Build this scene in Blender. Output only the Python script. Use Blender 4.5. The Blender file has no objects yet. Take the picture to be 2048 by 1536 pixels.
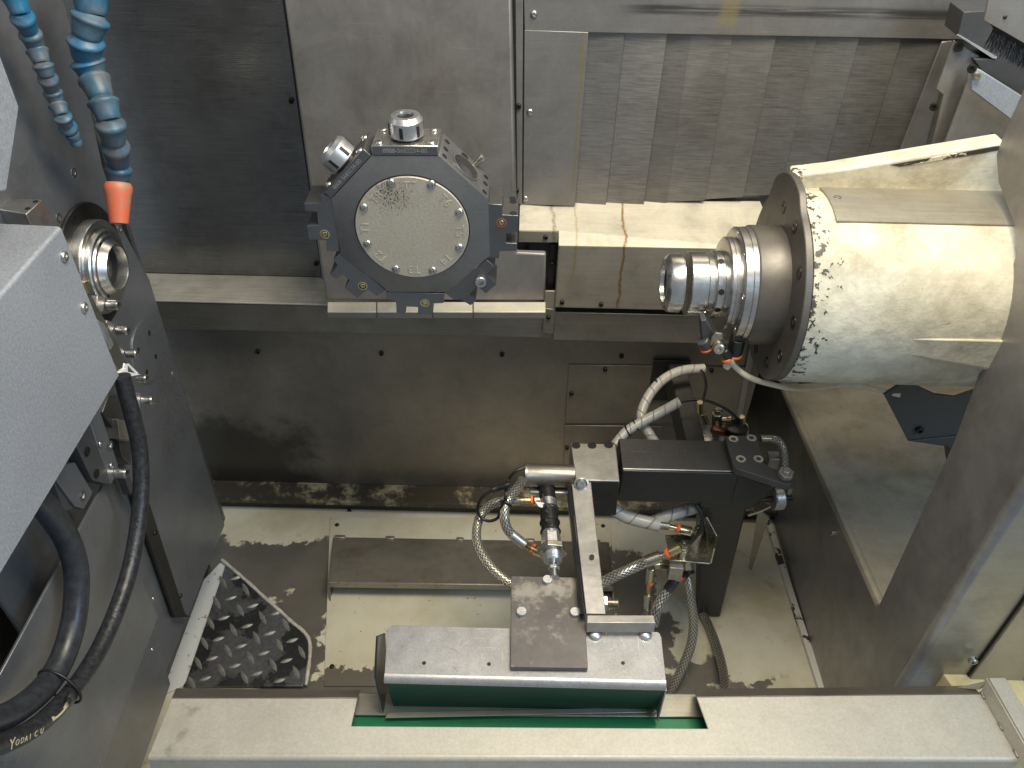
import bpy, bmesh, math, random
from mathutils import Vector, Matrix

random.seed(7)
S = bpy.context.scene
COL = S.collection

# ------------------------------------------------------------------ camera
F, CZ = 1620.0, 1.47
_p, _r, _y = math.radians(40.5), math.radians(1.2), math.radians(0.3)
def _rz(v): return Vector((v[0]*math.cos(_y)-v[1]*math.sin(_y), v[0]*math.sin(_y)+v[1]*math.cos(_y), v[2]))
FW = _rz((0, math.cos(_p), -math.sin(_p))); U0 = _rz((0, math.sin(_p), math.cos(_p))); X0 = _rz((1, 0, 0))
RT = X0*math.cos(_r)+U0*math.sin(_r); UP = U0*math.cos(_r)-X0*math.sin(_r)
CAM = Vector((0, 0, CZ))
cd = bpy.data.cameras.new('camera'); cam = bpy.data.objects.new('camera', cd); COL.objects.link(cam)
cd.sensor_width = 36; cd.lens = F/2048*36; cd.clip_start = 0.02; cd.clip_end = 100
m = Matrix.Identity(4)
for i in range(3):
    m[i][0], m[i][1], m[i][2], m[i][3] = RT[i], UP[i], -FW[i], CAM[i]
cam.matrix_world = m
S.camera = cam

# ------------------------------------------------------------------ light
w = bpy.data.worlds.new('World'); S.world = w; w.use_nodes = True
w.node_tree.nodes['Background'].inputs[0].default_value = (0.80, 0.90, 1.0, 1)
w.node_tree.nodes['Background'].inputs[1].default_value = 0.27
def area(name, loc, tgt, sx, sy, power, col, spread=180):
    l = bpy.data.lights.new(name, 'AREA'); l.shape = 'RECTANGLE'; l.size = sx; l.size_y = sy
    l.energy = power; l.color = col
    o = bpy.data.objects.new(name, l); COL.objects.link(o); o.location = loc
    l.spread = math.radians(spread)
    o.rotation_euler = (Vector(tgt)-Vector(loc)).to_track_quat('-Z', 'Y').to_euler()
    return o
area('machine_lamp', (0.30, 0.72, 2.05), (0.20, 0.88, 0.3), 0.9, 0.5, 27, (1.0, 0.91, 0.74))
area('workshop_daylight', (1.5, -0.3, 1.9), (-0.5, 0.75, 0.7), 0.9, 0.9, 17, (0.55, 0.77, 1.0))
S.view_settings.view_transform = 'Standard'; S.view_settings.look = 'None'
S.view_settings.exposure = 0.28; S.view_settings.gamma = 1.0
S.render.engine = 'CYCLES'
S.render.resolution_x = 1024; S.render.resolution_y = 768

# ------------------------------------------------------------------ photo pixel -> point on a known plane
def on(ax, val, x, y):
    d = FW+RT*((x-1024)/F)+UP*((768-y)/F)
    return CAM+d*((val-CAM[ax])/d[ax])
def PX(v, x, y): return on(0, v, x, y)
def PY(v, x, y): return on(1, v, x, y)
def PZ(v, x, y): return on(2, v, x, y)
def V(*a): return Vector(a)

# ------------------------------------------------------------------ materials
MATS = {}
class NT:
    def __init__(s, name):
        s.m = bpy.data.materials.new(name); s.m.use_nodes = True
        s.t = s.m.node_tree; s.n = s.t.nodes; s.b = s.n['Principled BSDF']
        s.tc = s.n.new('ShaderNodeTexCoord').outputs['Object']
        s.geo = s.n.new('ShaderNodeNewGeometry').outputs['Position']
        MATS[name] = s.m
    def link(s, a, b): s.t.links.new(a, b)
    def val(s, sock, v):
        if hasattr(v, 'links') or isinstance(v, bpy.types.NodeSocket): s.link(v, sock)
        else: sock.default_value = v
    def mapping(s, src, scale):
        n = s.n.new('ShaderNodeMapping'); n.inputs['Scale'].default_value = scale; s.link(src, n.inputs[0]); return n.outputs[0]
    def noise(s, src, scale, detail=4, rough=.55, stretch=None, dist=0):
        if stretch: src = s.mapping(src, stretch)
        n = s.n.new('ShaderNodeTexNoise'); n.inputs['Scale'].default_value = scale; n.inputs['Detail'].default_value = detail
        n.inputs['Roughness'].default_value = rough; n.inputs['Distortion'].default_value = dist
        s.link(src, n.inputs['Vector']); return n.outputs['Fac']
    def vor(s, src, scale, out='Distance'):
        n = s.n.new('ShaderNodeTexVoronoi'); n.inputs['Scale'].default_value = scale; s.link(src, n.inputs['Vector']); return n.outputs[out]
    def math(s, op, a, b=0.0, c=0.0, clamp=False):
        n = s.n.new('ShaderNodeMath'); n.operation = op; n.use_clamp = clamp
        s.val(n.inputs[0], a); s.val(n.inputs[1], b)
        if op in ('MULTIPLY_ADD', 'SMOOTH_MIN', 'COMPARE'): s.val(n.inputs[2], c)
        return n.outputs[0]
    def ramp(s, v, lo, hi, a=0., b=1.):
        n = s.n.new('ShaderNodeMapRange'); n.interpolation_type = 'SMOOTHSTEP'
        s.val(n.inputs[0], v); n.inputs[1].default_value = lo; n.inputs[2].default_value = hi
        n.inputs[3].default_value = a; n.inputs[4].default_value = b; return n.outputs[0]
    def mix(s, f, a, b, mode='MIX'):
        n = s.n.new('ShaderNodeMix'); n.data_type = 'RGBA'; n.blend_type = mode
        s.val(n.inputs[0], f)
        for k, v in ((6, a), (7, b)):
            if isinstance(v, tuple): v = v if len(v) == 4 else (*v, 1)
            s.val(n.inputs[k], v)
        return n.outputs[2]
    def gray(s, v):
        n = s.n.new('ShaderNodeCombineColor'); s.link(v, n.inputs[0]); s.link(v, n.inputs[1]); s.link(v, n.inputs[2]); return n.outputs[0]
    def sep(s, src):
        n = s.n.new('ShaderNodeSeparateXYZ'); s.link(src, n.inputs[0]); return n.outputs
    def bump(s, h, strength, dist=.001):
        n = s.n.new('ShaderNodeBump'); n.inputs['Strength'].default_value = strength; n.inputs['Distance'].default_value = dist
        s.link(h, n.inputs['Height']); s.link(n.outputs[0], s.b.inputs['Normal'])
    def out(s, col=None, rough=None, metal=None, spec=None, coat=None):
        if col is not None: s.val(s.b.inputs['Base Color'], col if not isinstance(col, tuple) else (*col[:3], 1))
        if rough is not None: s.val(s.b.inputs['Roughness'], rough)
        if metal is not None: s.val(s.b.inputs['Metallic'], metal)
        if spec is not None: s.b.inputs['Specular IOR Level'].default_value = spec
        if coat is not None: s.b.inputs['Coat Weight'].default_value = coat
        return s.m
    # union of soft boxes (cx, cy, hx, hy) in coordinates a, b with an uneven edge
    def patches(s, a, b, boxes, nz, amp, soft=.004):
        res = None
        for cx, cy, hx, hy in boxes:
            dx = s.math('SUBTRACT', s.math('ABSOLUTE', s.math('SUBTRACT', a, cx)), hx)
            dy = s.math('SUBTRACT', s.math('ABSOLUTE', s.math('SUBTRACT', b, cy)), hy)
            d = s.math('ADD', s.math('MAXIMUM', dx, dy), s.math('MULTIPLY', s.math('SUBTRACT', nz, .5), amp))
            mk = s.ramp(d, -soft, soft, 1., 0.)
            res = mk if res is None else s.math('MAXIMUM', res, mk)
        return res

def sheet(name, col, rough=.42, metal=.6, streak=(1, 40, 40), stain=.35, stain_col=(.10, .085, .06), grain=.16, wipe=.25, big=3.0, extra=None, lo=.48, hi=.78, scr=.12, spots=.0, cloud=.75):
    t = NT(name); P = t.geo
    n1 = t.noise(P, big, 5, .6); n2 = t.noise(P, 260, 2, .7); n3 = t.noise(P, 9, 6, .62, streak); n4 = t.noise(P, 14, 7, .68)
    v = t.math('ADD', t.math('MULTIPLY_ADD', t.math('SUBTRACT', n2, .5), grain, 1.), t.math('MULTIPLY', t.math('SUBTRACT', n3, .5), wipe))
    v = t.math('ADD', v, t.math('MULTIPLY', t.math('SUBTRACT', n1, .5), cloud))
    v = t.math('ADD', v, t.math('MULTIPLY', t.math('SUBTRACT', t.noise(P, big*4.3, 6, .7, None, .6), .5), cloud*.8))
    c = t.mix(1., col, t.gray(v), 'MULTIPLY')
    sm = t.math('MULTIPLY', t.ramp(n4, lo, hi), stain)
    c = t.mix(sm, c, stain_col)
    if scr:
        def rot(src, a, sc):
            n = t.n.new('ShaderNodeMapping'); n.inputs['Rotation'].default_value = a; n.inputs['Scale'].default_value = sc; t.link(src, n.inputs[0]); return n.outputs[0]
        s1 = t.noise(rot(P, (.3, .5, .7), (2, 90, 90)), 6, 2, .5); s2 = t.noise(rot(P, (-.4, .9, -.5), (90, 3, 90)), 5, 2, .5)
        sc_ = t.math('MAXIMUM', t.ramp(s1, .70, .76), t.ramp(s2, .71, .77))
        c = t.mix(t.math('MULTIPLY', sc_, scr), c, (.75, .73, .70))
    if spots:
        sp = t.ramp(t.noise(P, 130, 3, .6), .67, .71)
        c = t.mix(t.math('MULTIPLY', sp, spots), c, stain_col)
    r = t.math('ADD', t.math('MULTIPLY_ADD', t.math('SUBTRACT', n1, .5), .3, rough), t.math('MULTIPLY', t.math('SUBTRACT', n3, .5), .22))
    if extra: c, r = extra(t, c, r)
    t.bump(t.math('ADD', n2, t.math('MULTIPLY', n3, .6)), .12, .0006)
    return t.out(c, r, metal)

def drips(lst):
    # rust / coolant runs: (x, z0, z1, half width, colour)
    def ex(t, c, r):
        x, y, z = t.sep(t.geo)
        wob = t.noise(t.geo, 28, 3)
        wob2 = t.noise(t.geo, 160, 3)
        for x0, z0, z1, hw, col, a in lst:
            d = t.math('ABSOLUTE', t.math('ADD', t.math('SUBTRACT', x, x0), t.math('MULTIPLY', t.math('SUBTRACT', wob, .5), .014)))
            mk = t.ramp(d, hw*.4, hw*1.6, 1., 0.)
            mk = t.math('MULTIPLY', mk, t.ramp(z, z0-.01, z0+.02)); mk = t.math('MULTIPLY', mk, t.ramp(z, z1-.02, z1+.004, 1., 0.))
            mk = t.math('MULTIPLY', mk, t.ramp(wob2, .3, .55, a*.45, a))
            c = t.mix(mk, c, col)
        return c, r
    return ex

def smears(t, c, r):
    # long wiped oil smears along x near the top of the header
    x, y, z = t.sep(t.geo)
    nz = t.noise(t.geo, 10, 6, .6, (1, 30, 30))
    d = t.math('ABSOLUTE', t.math('SUBTRACT', z, 1.104))
    mk = t.math('MULTIPLY', t.ramp(d, .003, .012, 1., 0.), t.ramp(nz, .30, .60))
    mk = t.math('MULTIPLY', mk, t.ramp(x, .13, .2))
    c = t.mix(t.math('MULTIPLY', mk, .8), c, (.03, .03, .032))
    d2 = t.math('ABSOLUTE', t.math('ADD', t.math('SUBTRACT', x, .315), t.math('MULTIPLY', t.math('SUBTRACT', nz, .5), .02)))
    mk2 = t.math('MULTIPLY', t.ramp(d2, .008, .02, 1., 0.), t.ramp(z, 1.07, 1.09))
    return t.mix(t.math('MULTIPLY', mk2, .5), c, (.30, .24, .10)), r

def sill_marks(t, c, r):
    x, y, z = t.sep(t.geo); nz = t.noise(t.geo, 60, 6, .7)
    mk = t.patches(x, y, [(-.452, .528, .003, .006), (-.447, .566, .006, .002), (-.462, .511, .001, .006)], nz, .05, .006)
    return t.mix(t.math('MULTIPLY', mk, .42), c, (.16, .125, .085)), r
sheet('sheet_plain', (.20, .19, .17), .36, .62, stain=.35, wipe=.5)  # same sheet as the left ledge, darkened for upright faces in less light
sheet('sheet_ledge_lit', (.52, .50, .44), .42, .2, streak=(1, 30, 30), stain=.35, wipe=.8)  # same sheet as the trim band, lightened for light falling from above
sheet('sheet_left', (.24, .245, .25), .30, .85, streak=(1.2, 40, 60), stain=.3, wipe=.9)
sheet('sheet_carriage', (.225, .21, .195), .40, .5, streak=(20, 20, 3), stain=.5, stain_col=(.12, .10, .08), wipe=.15, cloud=1.1, spots=.25)
sheet('sheet_header', (.21, .205, .20), .40, .5, stain=.25, extra=smears)
_rust = (.22, .12, .03)
sheet('sheet_stile', (.21, .205, .20), .40, .5, stain=.2, extra=drips([(.094, .80, 1.085, .0016, (.25, .19, .07), .75)]))
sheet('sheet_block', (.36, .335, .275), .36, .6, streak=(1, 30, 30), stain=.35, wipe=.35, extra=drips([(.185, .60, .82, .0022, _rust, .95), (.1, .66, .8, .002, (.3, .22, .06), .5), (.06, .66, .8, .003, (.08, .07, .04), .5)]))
sheet('sheet_block_lit', (.54, .505, .41), .42, .2, streak=(1, 30, 30), stain=.35, wipe=.35, extra=drips([(.185, .60, .82, .0022, _rust, .95), (.1, .66, .8, .002, (.3, .22, .06), .5), (.06, .66, .8, .003, (.08, .07, .04), .5)]))  # lit copy of the block sheet, lighter colour for faces turned up
for i in range(9):
    g = [.44, .48, .38, .44, .40, .36, .40, .34, .36][i]
    sheet('slat_%d' % i, (g*.50, g*.485, g*.46), .36+.03*(i % 3), .55, streak=(2, 30, 45), stain=.25, wipe=1.1+.25*(i % 2), big=2+.3*i)
def corner_shade_oil(t, c, r):  # soft dark corner: shade painted in together with an oil stain
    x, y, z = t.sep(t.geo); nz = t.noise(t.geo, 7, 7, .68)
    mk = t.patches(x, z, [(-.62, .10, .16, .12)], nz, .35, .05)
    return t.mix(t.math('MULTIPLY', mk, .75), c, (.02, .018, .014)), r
sheet('sheet_lower', (.20, .18, .15), .34, .5, streak=(8, 8, 3), stain=.45, stain_col=(.06, .05, .032), wipe=.15, scr=.06, spots=.15, lo=.45, hi=.9, extra=corner_shade_oil)  # warm dark base carries the lower wall's low light as well as oil film
sheet('sheet_side', (.29, .28, .27), .36, .6, streak=(10, 3, 3), stain=.35, wipe=.15, cloud=1.0)
sheet('sheet_shelf', (.36, .33, .26), .45, .25, streak=(6, 6, 6), stain=.5, stain_col=(.12, .10, .07), wipe=.15, lo=.42, hi=.78, grain=.35, cloud=.6)
sheet('sheet_head', (.215, .225, .245), .34, .65, streak=(4, 12, 12), stain=.25, stain_col=(.16, .13, .10), wipe=.2)
sheet('sheet_sill', (.46, .43, .365), .5, .25, streak=(5, 5, 5), stain=.4, stain_col=(.36, .30, .22), grain=.45, wipe=.08, scr=.25, spots=.3, cloud=.35, extra=sill_marks)
sheet('sheet_tray', (.36, .355, .355), .40, .6, streak=(6, 3, 6), stain=.3, stain_col=(.25, .24, .23), grain=.6, wipe=.25, scr=.5)
sheet('plate_dark', (.13, .118, .112), .42, .4, stain=.7, stain_col=(.40, .37, .32), wipe=.1, big=10, lo=.5, hi=.62)
sheet('steel_worn', (.40, .385, .36), .38, .75, streak=(3, 20, 20), stain=.5, stain_col=(.16, .15, .14), wipe=.3, big=12)
sheet('actuator_steel', (.27, .245, .21), .34, .85, streak=(3, 14, 14), stain=.5, stain_col=(.09, .08, .065), wipe=.4, big=14)
sheet('deflector', (.30, .275, .225), .34, .6, stain=.6, stain_col=(.14, .10, .06), wipe=.15, big=6, spots=.8)
sheet('ledge_dirty', (.46, .40, .26), .42, .15, stain=1., stain_col=(.045, .038, .026), wipe=.2, big=14, lo=.33, hi=.50)
sheet('turret_steel', (.205, .203, .20), .36, .75, streak=(12, 12, 12), stain=.2, stain_col=(.10, .10, .10), grain=.25, wipe=.08)
sheet('holder_steel', (.15, .15, .152), .33, .8, streak=(10, 10, 10), stain=.25, stain_col=(.07, .07, .07), wipe=.1)
sheet('bright_steel', (.62, .61, .59), .27, 1.0, streak=(1, 8, 8), stain=.12, stain_col=(.3, .28, .25), grain=.08, wipe=.12, big=8)
sheet('nut_steel', (.52, .52, .52), .34, .9, streak=(4, 4, 14), stain=.15, stain_col=(.25, .24, .22), wipe=.2, big=20)
sheet('satin_steel', (.50, .485, .46), .30, .95, streak=(1, 14, 14), stain=.3, stain_col=(.22, .2, .17), wipe=.2, big=9)
sheet('cast_dark', (.125, .115, .10), .46, .5, streak=(8, 8, 8), stain=.3, stain_col=(.11, .10, .085), wipe=.1, big=7)
sheet('black_paint', (.012, .012, .0125), .36, .0, stain=.1, stain_col=(.05, .05, .05), grain=.3, wipe=.2)
sheet('black_tex', (.060, .056, .052), .48, .15, stain=.3, stain_col=(.10, .095, .085), grain=.9, wipe=.15)
sheet('black_steel', (.035, .034, .033), .33, .6, stain=.2, stain_col=(.08, .075, .07))
sheet('bracket_black', (.07, .07, .073), .45, .3, stain=.2, stain_col=(.09, .09, .09))
sheet('brass', (.58, .50, .30), .28, .95, stain=.3, stain_col=(.25, .19, .09), big=30)
sheet('nickel', (.52, .48, .40), .28, .95, stain=.4, stain_col=(.24, .2, .13), big=30)
sheet('zinc', (.62, .63, .64), .32, .85, stain=.2, stain_col=(.3, .3, .3), big=30)
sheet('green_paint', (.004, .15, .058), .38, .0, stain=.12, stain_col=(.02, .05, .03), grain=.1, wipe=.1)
sheet('green_shaded', (.005, .055, .028), .62, .0, stain=.15, stain_col=(.01, .03, .02), grain=.1, wipe=.1)  # same green paint, darkened for the shaded tray front

def simple(name, col, rough, metal=0., var=.25, bump=.1, sc=60):
    t = NT(name); n = t.noise(t.geo, sc, 5, .65)
    c = t.mix(1., col, t.gray(t.ramp(n, .2, .8, 1-var, 1+var)), 'MULTIPLY')
    t.bump(n, bump, .001)
    return t.out(c, t.ramp(n, .2, .8, rough-.08, rough+.1), metal)
simple('rubber', (.026, .029, .034), .36, var=.4, bump=.15, sc=90)
simple('rubber_worn', (.022, .023, .026), .34, var=.6, bump=.9, sc=140)
simple('plastic_black', (.012, .012, .012), .35)
simple('plastic_white', (.75, .75, .74), .4, var=.08)
simple('plastic_cream', (.62, .58, .45), .45, var=.1)
simple('bolt_black', (.035, .033, .030), .36, .7)
simple('bolt_steel', (.52, .51, .49), .26, .95, var=.15)
simple('dark_hole', (.006, .006, .006), .6)  # near-black fill for holes: the shade inside them put into the colour
simple('seal_black', (.008, .008, .008), .5)
simple('orange_ring', (.80, .16, .04), .45, var=.1)
simple('copper_ring', (.55, .22, .10), .35, .8)
simple('print_gold', (.55, .47, .28), .5)
simple('engraving', (.26, .255, .25), .5, .3)
simple('brush_hair', (.02, .021, .024), .35)
simple('yellow_paint', (.66, .56, .30), .5, var=.15, sc=25)
simple('white_residue', (.78, .78, .76), .6, var=.12, sc=40)
simple('bead', (.50, .48, .42), .5, var=.3, bump=.5, sc=70)
simple('weld', (.30, .28, .24), .38, .7, var=.5, bump=.9, sc=120)
def white_edge():
    t = NT('white_edge'); P = t.geo; n = t.noise(P, 34, 6, .65)
    t.out(t.mix(t.ramp(n, .55, .58), (.60, .58, .52), (.05, .045, .035)), .5, 0.)
white_edge()

def dusty_plastic(name, col, dust):
    t = NT(name); n = t.noise(t.geo, 22, 6, .65); n2 = t.noise(t.geo, 120, 4)
    c = t.mix(t.ramp(n, .36, .62), col, dust); c = t.mix(1., c, t.gray(t.ramp(n2, .2, .8, .8, 1.2)), 'MULTIPLY')
    t.bump(n2, .15, .001); return t.out(c, t.ramp(n, .3, .7, .35, .6), 0.)
dusty_plastic('blue_plastic', (.010, .115, .22), (.07, .115, .155))
dusty_plastic('blue_grey', (.025, .10, .16), (.095, .105, .12))
def orange():
    t = NT('orange_plastic'); n = t.noise(t.geo, 60, 6, .7)
    c = t.mix(t.ramp(n, .44, .62), (.62, .125, .06), (.33, .20, .12)); t.out(c, .5, 0.)
orange()

def galv():
    t = NT('galvanised'); P = t.geo
    n = t.noise(P, 420, 3, .75, (1, 1, .7)); n1 = t.noise(P, 5, 5); v = t.vor(P, 160, 'Color')
    g = t.math('ADD', t.ramp(n, .3, .7, .86, 1.16), t.math('MULTIPLY', t.math('SUBTRACT', n1, .5), .5))
    c = t.mix(1., (.33, .35, .39), t.gray(g), 'MULTIPLY'); t.bump(n, .25, .0006)  # bluish base: some of the cool light at left put into the colour
    t.out(c, t.ramp(n, .3, .7, .40, .55), .35)
galv()

def cream():
    t = NT('cream_paint'); P = t.geo
    x, y, z = t.sep(P)
    n1 = t.noise(P, 55, 5, .6); n2 = t.noise(P, 5, 6, .65); n3 = t.noise(P, 38, 6, .7); n4 = t.noise(P, 130, 4, .6)
    c = t.mix(t.ramp(n2, .42, .72), (.60, .57, .46), (.40, .365, .26))
    c = t.mix(1., c, t.gray(t.ramp(t.noise(P, 24, 7, .75), .3, .7, .80, 1.14)), 'MULTIPLY')
    c = t.mix(t.math('MULTIPLY', t.ramp(t.noise(P, 15, 7, .75, (.6, 1, 1)), .50, .68), .45), c, (.30, .27, .18))
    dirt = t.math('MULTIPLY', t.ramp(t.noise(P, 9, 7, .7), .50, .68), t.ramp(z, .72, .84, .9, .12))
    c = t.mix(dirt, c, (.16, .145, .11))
    edge = t.ramp(x, .366, .425, .172, 0.)
    chip = t.ramp(t.math('ADD', t.math('MULTIPLY_ADD', t.noise(P, 110, 5, .65), .65, t.math('MULTIPLY', n3, .35)), edge), .69, .70)
    spk = t.ramp(t.noise(P, 240, 3, .6), .73, .76)
    chip = t.math('MAXIMUM', chip, t.math('MULTIPLY', spk, t.ramp(n2, .45, .6)))
    c = t.mix(chip, c, (.055, .05, .042))
    h = t.math('SUBTRACT', t.math('MULTIPLY_ADD', n1, .9, t.math('MULTIPLY', n4, .35)), t.math('MULTIPLY', chip, .6))
    t.bump(h, .8, .0018)
    t.out(c, t.math('ADD', .40, t.math('MULTIPLY', chip, .1)), 0.)
cream()
def cream_edge():
    t = NT('cream_worn_edge'); P = t.geo
    n = t.noise(P, 26, 6, .65, (.45, 1, 1)); chip = t.ramp(n, .42, .44)
    c = t.mix(chip, (.62, .585, .46), (.045, .042, .036)); t.bump(t.math('SUBTRACT', 1., chip), .5, .001); t.out(c, .45, 0.)
cream_edge()

def floor_mat():
    t = NT('floor_paint'); P = t.geo; x, y, z = t.sep(P)
    nz = t.math('MULTIPLY_ADD', t.noise(P, 14, 3, .5), .68, t.math('MULTIPLY', t.noise(P, 70, 5, .65), .32))
    n1 = t.noise(P, 6, 6, .6); n2 = t.noise(P, 200, 3, .6)
    base = t.mix(t.ramp(n1, .35, .7), (.62, .59, .48), (.46, .41, .27))
    base = t.mix(t.math('MULTIPLY', t.ramp(t.noise(P, 18, 6, .7), .58, .7), .5), base, (.25, .2, .11))
    bare = t.patches(x, y, [(-.53, 1.075, .14, .075), (-.43, .92, .06, .16), (.27, 1.06, .05, .085), (.30, .93, .035, .06), (.39, .86, .04, .03), (.33, .80, .04, .04), (.0, .80, .5, .03)], nz, .17, .004)
    spk = t.ramp(t.noise(P, 120, 4, .6), .69, .72)
    bare = t.math('MAXIMUM', bare, spk)
    metal = t.mix(t.ramp(n1, .3, .7), (.17, .158, .135), (.24, .222, .185))
    t.bump(t.math('MULTIPLY_ADD', bare, -.7, t.math('MULTIPLY', n2, .2)), .4, .001)
    t.out(t.mix(bare, base, metal), t.mix(bare, (.48, .48, .48), (.30, .30, .30)), t.math('MULTIPLY', bare, .5))
floor_mat()
def floor_sub():
    t = NT('floor_plate_paint'); P = t.geo; x, y, z = t.sep(P)
    nz = t.math('MULTIPLY_ADD', t.noise(P, 9, 3, .5), .4, t.math('MULTIPLY', t.noise(P, 90, 5, .65), .6))
    n1 = t.noise(P, 5, 6, .6); n2 = t.noise(P, 180, 3)
    base = t.mix(t.ramp(n1, .35, .7), (.60, .57, .45), (.46, .41, .28))
    bare = t.patches(x, y, [(-.1, .80, .4, .045), (.18, 1.10, .05, .06), (.17, .90, .06, .1)], nz, .08, .0015)
    bare = t.math('MAXIMUM', bare, t.ramp(t.noise(P, 110, 4, .6), .68, .71))
    c = t.mix(bare, base, (.17, .155, .125)); t.bump(t.math('MULTIPLY_ADD', bare, -.7, t.math('MULTIPLY', n2, .2)), .4, .001)
    t.out(c, .38, t.math('MULTIPLY', bare, .4))
floor_sub()
def strip_paint():
    t = NT('strip_paint'); P = t.geo
    sp = t.ramp(t.noise(P, 90, 4, .6), .64, .67); n = t.noise(P, 12, 5)
    t.out(t.mix(sp, t.mix(n, (.58, .60, .60), (.66, .67, .66)), (.20, .2, .19)), .5, 0.)
strip_paint()
def tread():
    t = NT('tread_plate'); P = t.geo; n = t.noise(P, 11, 5, .6); n2 = t.noise(P, 120, 4)
    dark = t.ramp(n, .46, .52)
    c = t.mix(dark, (.055, .057, .060), (.14, .143, .152)); c = t.mix(1., c, t.gray(t.ramp(n2, .2, .8, .75, 1.25)), 'MULTIPLY')
    t.bump(n2, .25, .0008); t.out(c, t.ramp(n, .4, .6, .22, .38), .55)
tread()
simple('tread_lug', (.27, .265, .25), .45, .35, var=.3, sc=150)
simple('raised_letter', (.455, .415, .335), .5, .25)
def disc_mat():
    t = NT('turret_cover'); P = t.geo; x, y, z = t.sep(P)
    n = t.noise(P, 300, 3, .7); n1 = t.noise(P, 16, 5); sp = t.noise(P, 420, 3, .6)
    dx = t.math('SUBTRACT', x, -.166); dz = t.math('SUBTRACT', z, .985)
    d = t.math('SQRT', t.math('ADD', t.math('MULTIPLY', dx, dx), t.math('MULTIPLY', dz, dz)))
    near = t.ramp(d, .0, .07, .19, -.04)
    near = t.math('ADD', near, t.math('MULTIPLY', t.math('SUBTRACT', n1, .5), .3))
    spk = t.ramp(t.math('ADD', sp, near), .68, .86)
    c = t.mix(1., (.43, .39, .315), t.gray(t.ramp(n, .2, .8, .82, 1.18)), 'MULTIPLY')
    c = t.mix(t.math('MULTIPLY', t.ramp(n1, .4, .8), .4), c, (.36, .31, .22))
    c = t.mix(spk, c, (.035, .035, .036))
    t.bump(n, .25, .0005); t.out(c, .5, .25)
disc_mat()

def uvmat(name, kind):
    t = NT(name); uv = t.n.new('ShaderNodeTexCoord').outputs['UV']
    u, v, _ = t.sep(uv)
    if kind == 'braid':
        tri = t.math('MULTIPLY', t.math('ABSOLUTE', t.math('SUBTRACT', t.math('FRACT', t.math('MULTIPLY', u, 9.)), .5)), 2.)
        h = t.ramp(t.math('SINE', t.math('MULTIPLY', t.math('ADD', t.math('MULTIPLY', v, 6.4), t.math('MULTIPLY', tri, .95)), 2*math.pi)), -.75, .15)
        n = t.noise(t.geo, 60, 4)
        c = t.mix(h, (.05, .045, .035), t.mix(n, (.66, .63, .56), (.46, .42, .33)))
        t.bump(h, .7, .002); t.out(c, .33, .75)
    else:
        fr = t.math('FRACT', t.math('ADD', t.math('MULTIPLY', v, 2.3), u))
        g = t.ramp(t.math('ABSOLUTE', t.math('SUBTRACT', fr, .5)), .0, .06)
        n = t.noise(t.geo, 70, 4)
        c = t.mix(g, (.26, .24, .19), t.mix(n, (.60, .58, .52), (.46, .44, .38)))
        t.bump(t.math('ADD', g, t.math('MULTIPLY', fr, .6)), .6, .002); t.out(c, .3, 0.)
        t.b.inputs['Transmission Weight'].default_value = .18
uvmat('braid', 'braid'); uvmat('spiral', 'spiral')

# ------------------------------------------------------------------ mesh helpers
class MB:
    def __init__(s): s.v = []; s.f = []; s.uv = None
    def add(s, vs, fs):
        o = len(s.v); s.v += [Vector(a) for a in vs]; s.f += [tuple(i+o for i in f) for f in fs]; return s
    def prism(s, pts, vec):
        n = len(pts); vec = Vector(vec); pts = [Vector(p) for p in pts]
        return s.add(pts+[p+vec for p in pts], [tuple(range(n)), tuple(range(2*n-1, n-1, -1))]+[(i, i+n, (i+1) % n+n, (i+1) % n) for i in range(n)])
    def box(s, lo, hi):
        (a, b, c), (d, e, f) = lo, hi
        return s.prism([V(a, b, c), V(d, b, c), V(d, e, c), V(a, e, c)], V(0, 0, f-c))
    def obox(s, c, ax, ay, az):
        c, ax, ay, az = Vector(c), Vector(ax), Vector(ay), Vector(az)
        return s.prism([c-ax-ay-az, c+ax-ay-az, c+ax+ay-az, c-ax+ay-az], az*2)
    def lathe(s, org, axis, prof, n=40, caps=True):
        org = Vector(org); a = Vector(axis).normalized()
        e1 = a.orthogonal().normalized() if abs(a.z) > .9 else a.cross(V(0, 0, 1)).normalized()
        e2 = a.cross(e1); vs = []; fs = []; m_ = len(prof)
        for d, r in prof:
            for k in range(n):
                t = 2*math.pi*k/n; vs.append(org+a*d+(e1*math.cos(t)+e2*math.sin(t))*r)
        for j in range(m_-1):
            for k in range(n): fs.append((j*n+k, j*n+(k+1) % n, (j+1)*n+(k+1) % n, (j+1)*n+k))
        if caps and prof[0][1] > 1e-6: fs.append(tuple(range(n-1, -1, -1)))
        if caps and prof[-1][1] > 1e-6: fs.append(tuple((m_-1)*n+k for k in range(n)))
        return s.add(vs, fs)
    def cyl(s, a, b, r, n=24, c=.0):
        a, b = Vector(a), Vector(b); L = (b-a).length
        if c: prof = [(0, r-c), (c, r), (L-c, r), (L, r-c)]
        else: prof = [(0, r), (L, r)]
        return s.lathe(a, b-a, prof, n)
    def ngon(s, org, axis, r, h, k=6, rot=0):
        a = Vector(axis).normalized(); e1 = a.orthogonal().normalized(); e2 = a.cross(e1)
        return s.prism([Vector(org)+(e1*math.cos(rot+2*math.pi*i/k)+e2*math.sin(rot+2*math.pi*i/k))*r for i in range(k)], a*h)

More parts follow.
